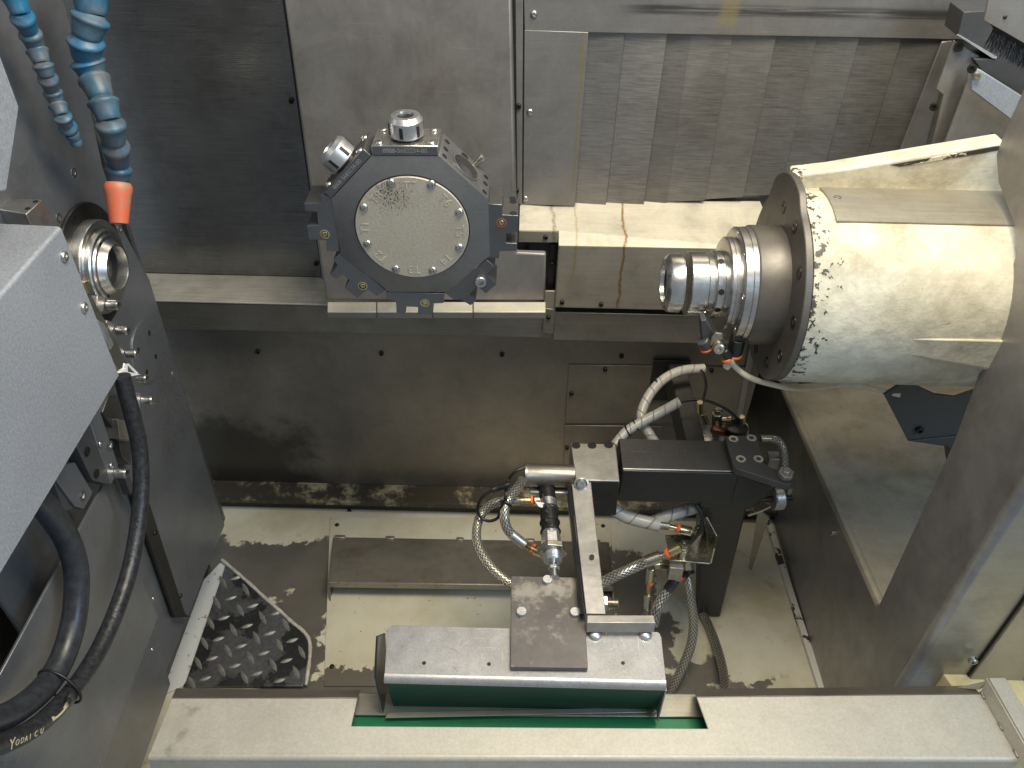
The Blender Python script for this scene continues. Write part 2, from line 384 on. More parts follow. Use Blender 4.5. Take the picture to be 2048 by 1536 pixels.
def spline(pts, sub=8):
    pts = [Vector(p) for p in pts]; P = [pts[0]*2-pts[1]]+pts+[pts[-1]*2-pts[-2]]; out = []
    for i in range(1, len(P)-2):
        for k in range(sub):
            t = k/sub; a, b, c, d = P[i-1:i+3]
            out.append(.5*((2*b)+(c-a)*t+(2*a-5*b+4*c-d)*t*t+(3*b-a-3*c+d)*t**3))
    return out+[pts[-1]]

def origin(p):
    v = Vector((0, 0, 0))
    while p is not None: v += p.location; p = p.parent
    return v
def finish(name, me, mat, parent, loc):
    if mat: me.materials.append(MATS[mat])
    o = bpy.data.objects.new(name, me); COL.objects.link(o)
    if parent: o.parent = parent
    o.location = loc; return o
def obj(name, mb, mat, parent=None, bev=0.0, seg=2, ang=38, base=None):
    bm = bmesh.new(); vs = [bm.verts.new(v) for v in mb.v]; bm.verts.ensure_lookup_table()
    for f in mb.f:
        try: bm.faces.new([vs[i] for i in f])
        except ValueError: pass
    bmesh.ops.recalc_face_normals(bm, faces=bm.faces)
    loc = V(0, 0, 0)
    if parent: off = origin(parent)
    else:
        if base is None:
            xs = [v.co for v in bm.verts]; lo = [min(c[i] for c in xs) for i in range(3)]; hi = [max(c[i] for c in xs) for i in range(3)]
            base = V((lo[0]+hi[0])/2, (lo[1]+hi[1])/2, lo[2])
        off = Vector(base); loc = off.copy()
    bmesh.ops.translate(bm, verts=bm.verts, vec=-off)
    me = bpy.data.meshes.new(name); bm.to_mesh(me); bm.free()
    for p in me.polygons: p.use_smooth = True
    me.set_sharp_from_angle(angle=math.radians(ang))
    o = finish(name, me, mat, parent, loc)
    if bev:
        b = o.modifiers.new('bevel', 'BEVEL'); b.width = bev; b.segments = seg; b.limit_method = 'ANGLE'; b.angle_limit = math.radians(35)
        b.harden_normals = False
    return o
def tube(name, pts, r, mat, parent=None, n=14, sub=8, base=None, radii=None, cap=True):
    pl = spline(pts, sub) if sub else [Vector(p) for p in pts]
    T = [(pl[min(i+1, len(pl)-1)]-pl[max(i-1, 0)]).normalized() for i in range(len(pl))]
    e = T[0].orthogonal().normalized(); off = origin(parent) if parent else Vector(base if base is not None else min(pl, key=lambda q: q.z))
    bm = bmesh.new(); uvl = bm.loops.layers.uv.new('uv'); rings = []; L = 0; Ls = []
    for i, p in enumerate(pl):
        e = (e-T[i]*e.dot(T[i])).normalized(); f = T[i].cross(e)
        if i: L += (p-pl[i-1]).length
        Ls.append(L/(2*math.pi*r)); rr = radii(i/(len(pl)-1)) if radii else r
        rings.append([bm.verts.new(p-off+(e*math.cos(2*math.pi*k/n)+f*math.sin(2*math.pi*k/n))*rr) for k in range(n)])
    for i in range(len(pl)-1):
        for k in range(n):
            fc = bm.faces.new((rings[i][k], rings[i][(k+1) % n], rings[i+1][(k+1) % n], rings[i+1][k]))
            for l, (u, v) in zip(fc.loops, ((k/n, Ls[i]), ((k+1)/n, Ls[i]), ((k+1)/n, Ls[i+1]), (k/n, Ls[i+1]))): l[uvl].uv = (u, v)
    if cap: bm.faces.new(rings[0][::-1]); bm.faces.new(rings[-1])
    me = bpy.data.meshes.new(name); bm.to_mesh(me); bm.free()
    for p in me.polygons: p.use_smooth = True
    me.set_sharp_from_angle(angle=math.radians(60))
    return finish(name, me, mat, parent, V(0, 0, 0) if parent else off)
def thing(name, label, cat, loc, group=None):
    o = bpy.data.objects.new(name, None); COL.objects.link(o); o.location = loc; o.empty_display_size = .02
    return tag(o, label, cat, group)
def tag(o, label, cat, group=None):
    o['label'] = label; o['category'] = cat
    if group: o['group'] = group
    return o
def struct(o): o['kind'] = 'structure'; return o
def sempty(name, loc):
    o = bpy.data.objects.new(name, None); COL.objects.link(o); o.location = loc; o['kind'] = 'structure'; return o

BM = {}
def bolt_mesh(kind, mat):
    k = (kind, mat)
    if k in BM: return BM[k]
    n = 24; hexr = lambda t, R: R*math.cos(math.pi/6)/math.cos((t % (math.pi/3))-math.pi/6)
    if kind == 'cap': rings = [(0, 1, 0), (.85, 1, 0), (1, .88, 0), (1, .58, 1), (.45, .56, 1), (.45, 0, 0)]
    elif kind == 'button': rings = [(0, 1, 0), (.12, 1, 0), (.38, .88, 0), (.55, .66, 0), (.6, .46, 1), (.2, .44, 1), (.2, 0, 0)]
    elif kind == 'flat': rings = [(0, 1, 0), (.06, .98, 0), (.06, .55, 1), (-.2, .5, 1), (-.2, 0, 0)]
    elif kind == 'hole': rings = [(0, 1.0, 0), (.04, 1.0, 0), (.04, .86, 0), (-.02, .86, 0), (-.02, 0, 0)]
    elif kind == 'rivet': rings = [(0, 1, 0), (.3, .93, 0), (.55, .72, 0), (.72, .4, 0), (.76, 0, 0)]
    else: rings = [(0, 1.0, 1), (.5, 1.0, 1), (.66, .84, 0), (.66, 0, 0)]
    vs = []; fs = []
    for z, r, hx in rings:
        for j in range(n):
            t = 2*math.pi*j/n; rr = hexr(t, r) if hx else r; vs.append((rr*math.cos(t), rr*math.sin(t), z))
    for a in range(len(rings)-1):
        for j in range(n): fs.append((a*n+j, a*n+(j+1) % n, (a+1)*n+(j+1) % n, (a+1)*n+j))
    me = bpy.data.meshes.new('bolt'); me.from_pydata(vs, [], fs)
    bm = bmesh.new(); bm.from_mesh(me); bmesh.ops.remove_doubles(bm, verts=bm.verts, dist=1e-5); bmesh.ops.recalc_face_normals(bm, faces=bm.faces); bm.to_mesh(me); bm.free()
    for p in me.polygons: p.use_smooth = True
    me.set_sharp_from_angle(angle=math.radians(35)); me.materials.append(MATS[mat])
    BM[k] = me; return me
def bolt(parent, pos, nrm, r, kind='button', mat='bolt_black', name='bolt', spin=None, h=1.0):
    me = bolt_mesh(kind, mat); o = bpy.data.objects.new(name, me); COL.objects.link(o); o.parent = parent
    q = Vector(nrm).to_track_quat('Z', 'Y'); o.rotation_mode = 'QUATERNION'
    from mathutils import Quaternion
    o.rotation_quaternion = q @ Quaternion((0, 0, 1), random.uniform(0, 1) if spin is None else spin)
    o.location = Vector(pos)-origin(parent); o.scale = (r, r, r*h); return o
def text(name, s, size, M, mat, parent, depth=.0006, align='CENTER'):
    c = bpy.data.curves.new('t', 'FONT'); c.body = s; c.size = size; c.extrude = depth/2; c.align_x = align; c.align_y = 'CENTER'; c.resolution_u = 3
    t = bpy.data.objects.new('t', c); COL.objects.link(t)
    me = bpy.data.meshes.new_from_object(t.evaluated_get(bpy.context.evaluated_depsgraph_get())); bpy.data.objects.remove(t); bpy.data.curves.remove(c)
    M = M.copy(); M.translation = M.translation-origin(parent); me.transform(M); me.materials.clear(); me.name = name
    return finish(name, me, mat, parent, V(0, 0, 0))
def frame(o, x, y):
    x = Vector(x).normalized(); y = Vector(y); y = (y-x*y.dot(x)).normalized(); z = x.cross(y)
    M = Matrix.Identity(4)
    for i in range(3): M[i][0], M[i][1], M[i][2], M[i][3] = x[i], y[i], z[i], o[i]
    return M
def plateY(name, Y, pts, th, mat, parent, bev=.0008): return obj(name, MB().prism([PY(Y, *p) for p in pts], V(0, th, 0)), mat, parent, bev)
def wrect(name, Y, x0, x1, z0, z1, th, mat, parent, bev=.0008): return obj(name, MB().box((x0, Y, z0), (x1, Y+th, z1)), mat, parent, bev)

# ================================================================== SETTING
NY = V(0, -1, 0)
# ---- floor of the coolant tray
floor = struct(obj('floor', MB().box((-.76, .45, -.012), (.72, 1.64, 0)), 'floor_paint', None))
sub = obj('floor_plate', MB().prism([PZ(.003, *p) for p in ((660, 1034), (1222, 1038), (1235, 1372), (648, 1372))], V(0, 0, -.0025)), 'floor_plate_paint', floor, .0005)
for p in ((674, 1050), (1206, 1052), (664, 1333)): bolt(floor, PZ(.003, *p), (0, 0, 1), .005, 'button', 'bolt_black')
obj('edge_strip', MB().prism([PZ(.012, *p) for p in ((1531, 1040), (1540, 1036), (1652, 1378), (1638, 1378))], V(0, 0, -.012)), 'white_edge', floor, .001)
obj('edge_strip', MB().prism([PZ(.006, *p) for p in ((440, 1125), (455, 1130), (372, 1368), (300, 1400), (330, 1240))], V(0, 0, -.006)), 'strip_paint', floor, .001)
obj('corner_gusset', MB().prism([PY(1.10, *p) for p in ((1516, 1020), (1538, 1036), (1503, 1141), (1497, 1136))], V(.002, .004, 0)), 'sheet_block', floor)

# ---- back wall
bw = sempty('back_wall', (0, 1.3, 0))
YU = 1.336
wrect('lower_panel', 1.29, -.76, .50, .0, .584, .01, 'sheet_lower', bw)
obj('corner_return', MB().box((.49, 1.301, 0), (.50, 1.64, .64)), 'sheet_lower', bw)
wrect('rear_panel', 1.63, .501, .90, .0, .75, .01, 'sheet_lower', bw)
plateY('access_cover', 1.2865, [(1138, 730), (1497, 735), (1476, 848), (1130, 846)], .003, 'sheet_lower', bw)
plateY('access_cover', 1.2865, [(1129, 851), (1325, 853), (1318, 990), (1127, 985)], .003, 'sheet_lower', bw)
plateY('corner_strip', 1.2845, [(1499, 690), (1512, 690), (1480, 860), (1468, 860)], .002, 'sheet_side', bw)
for p in ((516, 702), (763, 706), (1004, 708), (1243, 711)): bolt(bw, PY(1.29, *p), NY, .0048, 'cap', 'bolt_black')
for p in ((1210, 738), (1143, 786), (1134, 895), (1423, 740)): bolt(bw, PY(1.2865, *p), NY, .0046, 'cap', 'bolt_black')
wrect('trim_band', 1.245, -.76, PY(1.245, 1107, 640).x-.0008, .525, .588, .044, 'sheet_plain', bw, .0015)
wrect('trim_band', 1.243, PY(1.243, 1108, 640).x, .60, .522, .588, .046, 'sheet_plain', bw, .0015)
wrect('bottom_rail', 1.249, -.76, .612, .004, .037, .04, 'seal_black', bw, .001)
obj('rail_top', MB().prism([V(-.76, 1.242, .038), V(.612, 1.242, .038), V(.612, 1.2895, .046), V(-.76, 1.2895, .046)], V(0, 0, .003)), 'ledge_dirty', bw, .001)
wrect('rail_lip', 1.238, -.76, .612, .030, .043, .003, 'ledge_dirty', bw, .001)
bolt(bw, PY(1.249, 699, 1021), NY, .005, 'cap', 'bolt_black')
wrect('upper_panel', YU, -.80, -.30, .585, 1.45, .01, 'sheet_left', bw)
xL = PY(1.2, 650, 590).x
obj('ledge', MB().box((-.76, 1.243, .589), (-.15, 1.3355, .593)), 'sheet_ledge_lit', bw, .002)
# left ledge in the lightened sheet: light from above put in its colour
# channel between the left panel and the carriage cover
obj('channel_strip', MB().prism([PY(1.333, *p) for p in ((548, -40), (574, -40), (652, 556), (632, 556))], V(0, .002, 0)), 'sheet_left', bw, .0005)
for p in ((583, 201), (633, 526)): bolt(bw, PY(1.333, *p), NY, .0046, 'cap', 'bolt_black')
# right block with its sloping ledge
YB = 1.235
plateY('cover_face', YB, [(1117, 492), (1560, 500), (1520, 626), (1108, 616)], .01, 'sheet_block', bw, .003)
plateY('cover_face', YB, [(1038, 462), (1116.5, 463), (1116.5, 486), (1036, 485)], .008, 'sheet_block', bw, .0015)
a, b = PY(YB, 1117, 493), PY(YB, 1560, 501); c, d = PY(YU, 1520, 402), PY(YU, 1040, 402)
a2 = PY(YB, 1038, 463)
obj('sloping_ledge', MB().prism([a+V(0, -.001, .002), b+V(0, -.001, .002), c, d, a2+V(0, -.0, .002), PY(YB, 1117, 464)+V(0, 0, .002)], V(0, .001, -.004)), 'sheet_block_lit', bw, .0015)
# oily gap between carriage and right block
plateY('gap_backing', 1.262, [(1030, 480), (1122, 480), (1112, 625), (1080, 625), (1085, 510), (1030, 508)], .004, 'black_steel', bw)
plateY('gap_strip', 1.258, [(1100, 488), (1112, 488), (1106, 585), (1095, 585)], .003, 'black_steel', bw)
plateY('gap_foot', 1.240, [(1089, 582), (1113, 582), (1111, 618), (1088, 616)], .004, 'sheet_block', bw, .001)
plateY('gap_foot', 1.238, [(1088, 617), (1111, 619), (1107, 668), (1085, 666)], .004, 'sheet_plain', bw, .001)
for p, Y in (((1104, 527), 1.256), ((1097, 634), 1.238), ((1124, 604), YB), ((1202, 608), YB), ((1091, 474), YB), ((1054, 502), 1.256)): bolt(bw, PY(Y, *p), NY, .0042, 'cap', 'bolt_black')
# right upper frame
YR = 1.322
plateY('header_panel', YR, [(1046, -60), (2060, -60), (2000, 79), (1905, 79), (1176, 65), (1049, 62)], .004, 'sheet_header', bw, .001)
plateY('stile_panel', YR-.0006, [(1049, 60), (1177, 64.5), (1150, 412), (1046, 409)], .004, 'sheet_stile', bw, .001)
top = [(1177, 60), (1251, 62), (1336, 64), (1384, 66), (1467, 67), (1554, 69), (1635, 71), (1720, 73), (1805, 76), (1886, 78)]
bot = [(1150, 414), (1212, 413), (1288, 410), (1334, 406), (1410, 401), (1487, 394), (1560, 390), (1636, 385), (1712, 380), (1786, 374)]
for i in range(9):
    Y = YR+.0055+.0007*(i % 3)+(0 if i != 2 else .002)
    q = [PY(Y, *top[i]), PY(Y, *top[i+1]), PY(Y, *bot[i+1]), PY(Y, *bot[i])]
    q[1] = q[1]-V(.0006, 0, 0); q[2] = q[2]-V(.0006, 0, 0)
    # every slat overlaps the next like a telescopic cover: right edge stands proud
    q = [q[0]+V(0, .0042, 0), q[1], q[2], q[3]+V(0, .0042, 0)]
    obj('slat', MB().prism(q, V(0, .0022, 0)), 'slat_%d' % i, bw, .0004)
wrect('rear_sheet', 1.352, -.80, 1.15, .50, 1.60, .006, 'sheet_lower', bw)
plateY('slat_backing', YU+.006, [(1030, -40), (2040, -40), (1900, 420), (1020, 440)], .004, 'sheet_lower', bw)
for p in ((1068, 28), (1060, 224), (1051, 397)): bolt(bw, PY(YR, *p), NY, .0058, 'button', 'bolt_steel')
obj('channel_strip', MB().prism([PY(1.318, *p) for p in ((1031, -40), (1046, -40), (1044, 408), (1034, 408))], V(0, .003, 0)), 'sheet_stile', bw, .0005)
for p in ((1037, 212), (1033, 381)): bolt(bw, PY(1.318, *p), NY, .0046, 'cap', 'bolt_black')
plateY('seal_strip', 1.316, [(1019, -40), (1031, -40), (1035, 408), (1027, 408)], .003, 'seal_black', bw)
plateY('seal_strip', 1.330, [(559, -40), (570, -40), (654, 572), (645, 572)], .003, 'seal_black', bw)
# flange at the right end of the slats
plateY('side_flange', YR-.004, [(1884, 84), (1905, 82), (1850, 300), (1795, 330), (1800, 300)], .004, 'sheet_side', bw, .001)

# ---- right wall with its opening for the opposite spindle
rw = sempty('side_wall', (.613, 1.0, 0))
XR = .613
def wall_poly(pts): return [V(XR, y, z) for y, z in pts]
e0 = PX(XR, 1757, 1212); e1 = PX(XR, 1560, 768)
mem = MB()
mem.prism(wall_poly([(.684, .0), (1.63, .0), (1.63, .25), (e1.y, e1.z), (e0.y, e0.z)])+[V(XR, PX(XR, *p).y, PX(XR, *p).z) for p in ((1905, 890), (1963, 731), (2008, 580), (2032, 508), (2028, 450), (2010, 400), (1996, 364), (1992, 310), (2004, 277), (2021, 236), (2060, 150))]+wall_poly([(.684, 1.45)]), V(.006, 0, 0))
obj('opening_panel', mem, 'sheet_side', rw, .0015)
# shelf inside the opening
sh = MB().prism([e0+V(.003, 0, -.002), e1+V(.003, 0, -.002), V(1.15, e1.y, e1.z+.05), V(1.15, e0.y, e0.z+.05)], V(0, 0, -.005))
obj('shelf', sh, 'sheet_shelf', rw, .0)
tube('shelf_fold', [e0+V(.0075, .004, -.0065), e1+V(.0075, 0, -.0065)], .009, 'sheet_shelf', rw, n=20, sub=0)
obj('opening_back', MB().box((.66, 1.44, .24), (1.15, 1.45, 1.3)), 'sheet_lower', rw)
obj('opening_end', MB().box((1.15, .70, .2), (1.16, 1.45, 1.4)), 'sheet_lower', rw)
obj('front_flange', MB().box((XR+.0125, .6712, .0), (.706, .677, 1.45)), 'sheet_block', rw, .0)
tube('front_fold', [V(XR+.0125, .6835, 0), V(XR+.0125, .6835, 1.45)], .0125, 'sheet_side', rw, n=28, sub=0)
obj('front_flange', MB().box((.7085, .664, .30), (.79, .676, 1.45)), 'sheet_block', rw, .001)
obj('front_flange', MB().box((.7065, .668, .30), (.708, .676, 1.45)), 'seal_black', rw)
obj('door_seal', MB().box((.791, .660, .31), (.81, .674, 1.45)), 'seal_black', rw, .003)
bolt(rw, PY(.664, 1944, 1318), NY, .0065, 'cap', 'bolt_steel')
for p in ((1508, 778), (1538, 772), (1668, 1066)): bolt(rw, PX(XR, *p), (-1, 0, 0), .0055, 'cap', 'bolt_black' if p[0] < 1600 else 'bolt_steel')
# bracket below the opposite spindle
br = thing('support_bracket', 'black sheet bracket with curved cut-out under the cream spindle housing', 'bracket', (.8, 1.1, .33))
YK = 1.02
bp = [(1768, 790), (1800, 770), (1832, 772), (1870, 790), (1910, 795), (1960, 778), (1990, 745), (2040, 700), (2040, 860), (1920, 868), (1815, 880)]
obj('plate', MB().prism([PY(YK, *p) for p in bp], V(0, .006, 0)), 'bracket_black', br, .001)
obj('foot', MB().prism([PY(YK, *p) for p in ((1815, 882), (2040, 862), (2040, 880), (1905, 895))], V(0, .10, 0)), 'bracket_black', br, .001)
bolt(br, PY(YK, 1838, 858), NY, .0065, 'cap', 'bolt_black')
obj('post', MB().prism([PY(YK+.03, *p) for p in ((1895, 880), (1935, 875), (1925, 940), (1905, 945))], V(0, .03, 0)), 'bracket_black', br, .001)

# ---- left (headstock) wall
lw = sempty('headstock_wall', (-.62, .95, 0))
XH = -.60
pa = [PX(XH, *p) for p in ((450, 1050), (441, 1022), (300, 560), (248, 462))]
top1 = PX(XH, 205, 330); top2 = PX(XH, 172, 172); top3 = PX(XH, 133, 20)
pts = [PX(XH, 375, 1236)]+pa+[top1, top2, top3, V(XH, 1.12, 1.45), V(XH, .55, 1.45), V(XH, .55, .16)]
obj('head_panel', MB().prism(pts, V(-.008, 0, 0)), 'sheet_head', lw, .002)
obj('head_side', MB().box((-.80, 1.09, .14), (-.602, 1.10, 1.45)), 'sheet_left', lw)
# lapped lower panels
def xpoly(X, pp): return [PX(X, *p) for p in pp]
obj('lap_strip', MB().prism(xpoly(-.588, ((255, 955), (300, 1008), (371, 1228), (384, 1234), (352, 1236))), V(-.006, 0, 0)), 'black_steel', lw, .001)
bp_ = xpoly(-.565, ((207, 970), (252, 1086), (317, 1233)))
obj('guard_panel', MB().prism(bp_+[V(-.565, .35, .315), V(-.565, .35, .63)], V(-.004, 0, 0)), 'sheet_head', lw, .001)
cp = xpoly(-.583, ((255, 1086), (300, 1216), (341, 1368)))
obj('guard_panel', MB().prism(cp+[V(-.583, .35, .145), V(-.583, .35, .6)], V(-.004, 0, 0)), 'sheet_head', lw, .001)
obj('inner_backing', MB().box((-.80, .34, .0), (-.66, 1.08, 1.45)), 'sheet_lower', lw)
NX = V(1, 0, 0)
for p in ((148, 345), (118, 436), (240, 458), (347, 748), (310, 806)): bolt(lw, PX(XH, *p), NX, .0068, 'flat', 'bolt_steel')
for p in ((310, 1066), (361, 1192), (251, 918)): bolt(lw, PX(-.588, *p), NX, .0045, 'button', 'bolt_black')
for p in ((306, 1197), (304, 1299)): bolt(lw, PX(-.583, *p), NX, .003, 'rivet', 'bolt_steel')
cc = V(XH, 1.023, .647)
obj('blank_disc', MB().lathe(cc+V(.0002, 0, 0), NX, [(0, .0528), (.0012, .0528), (.0018, .0522), (.0018, 0)], 64), 'sheet_head', lw)
for p in ((296, 666), (274, 700), (309, 713), (291, 744)): bolt(lw, V(XH+.0022, PX(XH, *p).y, PX(XH, *p).z), NX, .0042, 'hole', 'dark_hole', 'screw_hole')

# ---- front sill
sill = thing('front_sill', 'wide scuffed grey sheet metal sill along the front edge', 'sill', (0, .55, .30))
ZS = .36
tp = [PZ(ZS, *p) for p in ((343, 1396), (715, 1396), (702, 1452), (1416, 1457), (1393, 1394), (1962, 1388))]
fr = [PZ(ZS, *p) for p in ((2034, 1512), (298, 1508))]
obj('top_sheet', MB().prism(tp+fr, V(0, 0, -.003)), 'sheet_sill', sill, .0012)
def lip(a, b, c, d):
    q = [PZ(ZS-.001, *a), PZ(ZS-.001, *b), PZ(.335, *c), PZ(.335, *d)]
    obj('rear_lip', MB().prism([q[0]+V(0, .0005, 0), q[1]+V(0, .0005, 0), q[2], q[3]], V(0, -.001, -.003)), 'sheet_lower', sill, .0008)
lip((343, 1396), (715, 1396), (721, 1380), (352, 1376)); lip((1393, 1394), (1962, 1388), (1945, 1371), (1388, 1378))
f0, f1 = fr[1], fr[0]
tube('front_fold', [f0+V(0, 0, -.007), f1+V(0, 0, -.007)], .007, 'sheet_sill', sill, n=20, sub=0)
obj('front_face', MB().prism([f0+V(0, -.007, -.007), f1+V(0, -.007, -.007), f1+V(0, -.03, -.10), f0+V(0, -.03, -.10)], V(0, .003, 0)), 'sheet_sill', sill)
# sides of the cut-out
obj('cutout_cheek', MB().prism([PZ(ZS-.003, 715, 1397), PZ(ZS-.003, 702, 1452), PZ(.300, 700, 1480), PZ(.300, 718, 1400)], V(-.002, 0, 0)), 'sheet_lower', sill)
obj('cutout_cheek', MB().prism([PZ(ZS-.003, 1394, 1394), PZ(ZS-.003, 1416, 1457), PZ(.300, 1425, 1480), PZ(.300, 1394, 1400)], V(.002, 0, 0)), 'sheet_lower', sill)
# upstand at the right end
r0, r1 = PZ(ZS, 1963, 1388), PZ(ZS, 2034, 1512)
dv = (r1-r0).normalized(); s0 = PZ(.395, 1925, 1345) ; up0 = r0+V(.004, .012, .022)
obj('end_upstand', MB().prism([r0+V(0, .004, 0), up0, r1+V(.006, -.02, .022), r1+V(.001, -.02, 0)], V(.003, 0, 0)), 'sheet_sill', sill, .001)
obj('end_upstand', MB().prism([up0+V(.002, 0, 0), up0+V(.026, 0, .001), r1+V(.036, -.02, .023), r1+V(.008, -.02, .022)], V(0, 0, .003)), 'sheet_sill', sill, .001)
obj('end_gusset', MB().prism([r0+V(0, .006, 0), up0, up0+V(.026, .001, .001), r0+V(-.02, .02, -.02)], V(0, .002, -.001)), 'sheet_sill', sill, .001)
for t_ in (.03, .55, .97): obj('weld_tack', MB().obox(r0.lerp(r1, t_)+V(-.0005, 0, .002), dv*.006, V(.0018, 0, 0), V(0, 0, .0018)), 'weld', sill, .001)
# machine frame outside the sill, cream paint with rust
fx = struct(obj('machine_frame', MB().prism([PZ(.33, *p) for p in ((1905, 1372), (1850, 1300), (2300, 1240), (2500, 1700), (2075, 1600))], V(0, 0, -.05)), 'yellow_paint', None, .002))
obj('residue_patch', MB().prism([PZ(.3312, *p) for p in ((1990, 1335), (2030, 1300), (2120, 1260), (2150, 1330), (2060, 1342))], V(0, 0, -.0008)), 'white_residue', fx)

# ================================================================== TURRET CARRIAGE COVER
YC = 1.13
cc_ = thing('carriage_cover', 'tall warm grey sheet cover behind the octagonal tool turret', 'cover', (-.14, YC, .6))
plateY('cover_plate', YC, [(560, -60), (1021, -60), (1029, 380), (1034, 506), (1092, 508), (1090, 602), (652, 600), (646, 560)], .012, 'sheet_carriage', cc_, .003)
segs = [(655, 752), (754, 864), (866, 945), (947, 1091)]
for i, (u0, u1) in enumerate(segs):
    q = [PY(YC, u0, 602), PY(YC, u1, 602), PY(1.102, u1, 624), PY(1.102, u0, 624)]
    q = [q[0]+V(0, -.001, -.001), q[1]+V(0, -.001, -.001), q[2], q[3]]
    obj('wiper_lip', MB().prism(q, V(0, .0, -.003)), 'sheet_block_lit', cc_, .001)
    obj('wiper_fold', MB().prism([q[3]+V(0, 0, -.0005), q[2]+V(0, 0, -.0005), PY(1.101, u1, 637), PY(1.101, u0, 637)], V(0, .003, 0)), 'sheet_plain', cc_, .001)
obj('side_return', MB().prism([PY(YC+.012, 645, 560), PY(YC+.012, 562, -60), PY(YC+.012, 562, -60)+V(.004, .19, 0), PY(YC+.012, 645, 560)+V(.004, .19, 0)], V(.002, 0, 0)), 'sheet_left', cc_)

obj('side_return', MB().prism([PY(YC+.012, 1020, -60), PY(YC+.012, 1033, 506), PY(YC+.012, 1033, 506)+V(-.002, .165, 0), PY(YC+.012, 1020, -60)+V(-.002, .165, 0)], V(-.002, 0, 0)), 'sheet_left', cc_)
# ================================================================== TURRET
YT = .93
_t, _b = PY(YT, 823, 309), PY(YT, 825, 586); _l, _r2 = PY(YT, 674, 455), PY(YT, 976, 462)
ct = V((_l.x+_r2.x)/2, YT, (_t.z+_b.z)/2)
AP = ((_r2.x-_l.x)+(_t.z-_b.z))/4
tur = thing('tool_turret', 'octagonal dark steel tool turret with beige round cover disc', 'tool turret', (ct.x, YT+.03, ct.z-AP))
TD = .066; ROT = math.radians(1.2)
def oct_pt(k, r): a = math.radians(22.5+45*k)+ROT; return V(ct.x+r*math.cos(a), YT, ct.z+r*math.sin(a))
RO = AP/math.cos(math.radians(22.5))
body = MB().prism([oct_pt(k, RO) for k in range(8)], V(0, TD, 0))
td_o = obj('turret_disc', body, 'turret_steel', tur, .0012)
obj('turret_neck', MB().lathe(V(ct.x, YT+TD, ct.z), V(0, 1, 0), [(0, .034), (YC-YT-TD-.0005, .034)], 40), 'holder_steel', tur)
RC = .0735
obj('cover_rim', MB().lathe(V(ct.x, YT-.0002, ct.z), NY, [(0, RC+.0016), (.0006, RC+.0016), (.0006, 0)], 72), 'dark_hole', tur)
disc = obj('cover_disc', MB().lathe(V(ct.x, YT-.0009, ct.z), NY, [(0, RC), (.0018, RC), (.0025, RC-.0007), (.0025, 0)], 72), 'turret_cover', tur)
ZF = YT-.0034
for p in ((782, 365), (863, 368), (919, 424), (919, 494), (866, 540), (792, 537), (735, 487), (728, 414)): bolt(disc, PY(ZF, *p), NY, .0055, 'button', 'bolt_steel', spin=.2)
for k in range(8):
    a = math.radians(90+ (7-(k+1))*-45)  # T7 at the top, numbers run clockwise backwards
    ang = {7: 90, 8: 135, 1: 180, 2: 225, 3: 270, 4: 315, 5: 0, 6: 45}[k+1]; a = math.radians(ang)+ROT-.04
    d_ = V(math.cos(a), 0, math.sin(a)); xdir = V(d_.z, 0, -d_.x)
    text('station_number', 'T%d' % (k+1), .0165, frame(V(ct.x, ZF-.0001, ct.z)+d_*.061, xdir, d_), 'raised_letter', disc, .0007)

def tz(l): return [(560+x/3.072, 180+y/3.072) for x, y in l]
def holder(lst, depth, Y=YT+.001, mat='holder_steel', bev=.0008, par=None):
    return obj('tool_holder', MB().prism([PY(Y, *p) for p in tz(lst)], V(0, depth, 0)), mat, par or tur, bev)
h180 = holder([(335, 650), (250, 648), (250, 695), (147, 697), (150, 745), (225, 750), (234, 830), (163, 835), (175, 920), (285, 925), (287, 990), (365, 993)], .050)
h0 = holder([(1281, 700), (1365, 705), (1366, 768), (1465, 772), (1461, 875), (1388, 878), (1388, 941), (1455, 943), (1455, 990), (1348, 992), (1345, 1037), (1269, 1032)], .048)
h225 = holder([(369, 1002), (328, 1042), (352, 1080), (306, 1132), (345, 1165), (385, 1132), (424, 1168), (398, 1215), (475, 1280), (512, 1250), (540, 1225), (596, 1268), (648, 1233)], .040)
h270 = holder([(652, 1240), (1007, 1250), (1005, 1310), (940, 1313), (938, 1382), (848, 1380), (848, 1335), (772, 1332), (770, 1376), (716, 1372), (712, 1300), (658, 1292)], .040)
h315 = holder([(1270, 1042), (1322, 1088), (1268, 1132), (1330, 1194), (1265, 1252), (1214, 1206), (1165, 1258), (1206, 1292), (1172, 1325), (1112, 1290), (1070, 1292), (1010, 1245)], .046)
for hp, p in ((h180, (275, 885)), (h0, (1360, 815)), (h225, (508, 1203)), (h270, (890, 1308))):
    c = PY(YT+.001, *tz([p])[0])
    obj('coolant_nozzle', MB().lathe(c+V(0, .0004, 0), NY, [(0, .0066), (.001, .0066), (.0012, .005), (.0004, .005)], 28), 'brass' if hp is not h0 else 'copper_ring', hp)
    obj('nozzle_ball', MB().lathe(c+V(0, .003, 0), V(.25, -1, .2), [(0, .0049), (.0022, .0045), (.0036, .003), (.004, .0014), (.002, .0012), (.002, 0)], 24), 'brass', hp)
bolt(h315, PY(YT+.001, *tz([(1235, 1165)])[0]), NY, .0082, 'cap', 'bolt_steel')
# screw holes on the right holder's upper step
for p in ((1430, 665), (1432, 685), (1433, 757)):
    zt = PY(YT+.001, *tz([(1420, 770)])[0]).z
    q = PZ(zt+.0003, *tz([p])[0]); bolt(h0, q, (0, 0, 1), .0048, 'hole', 'dark_hole', 'screw_hole')

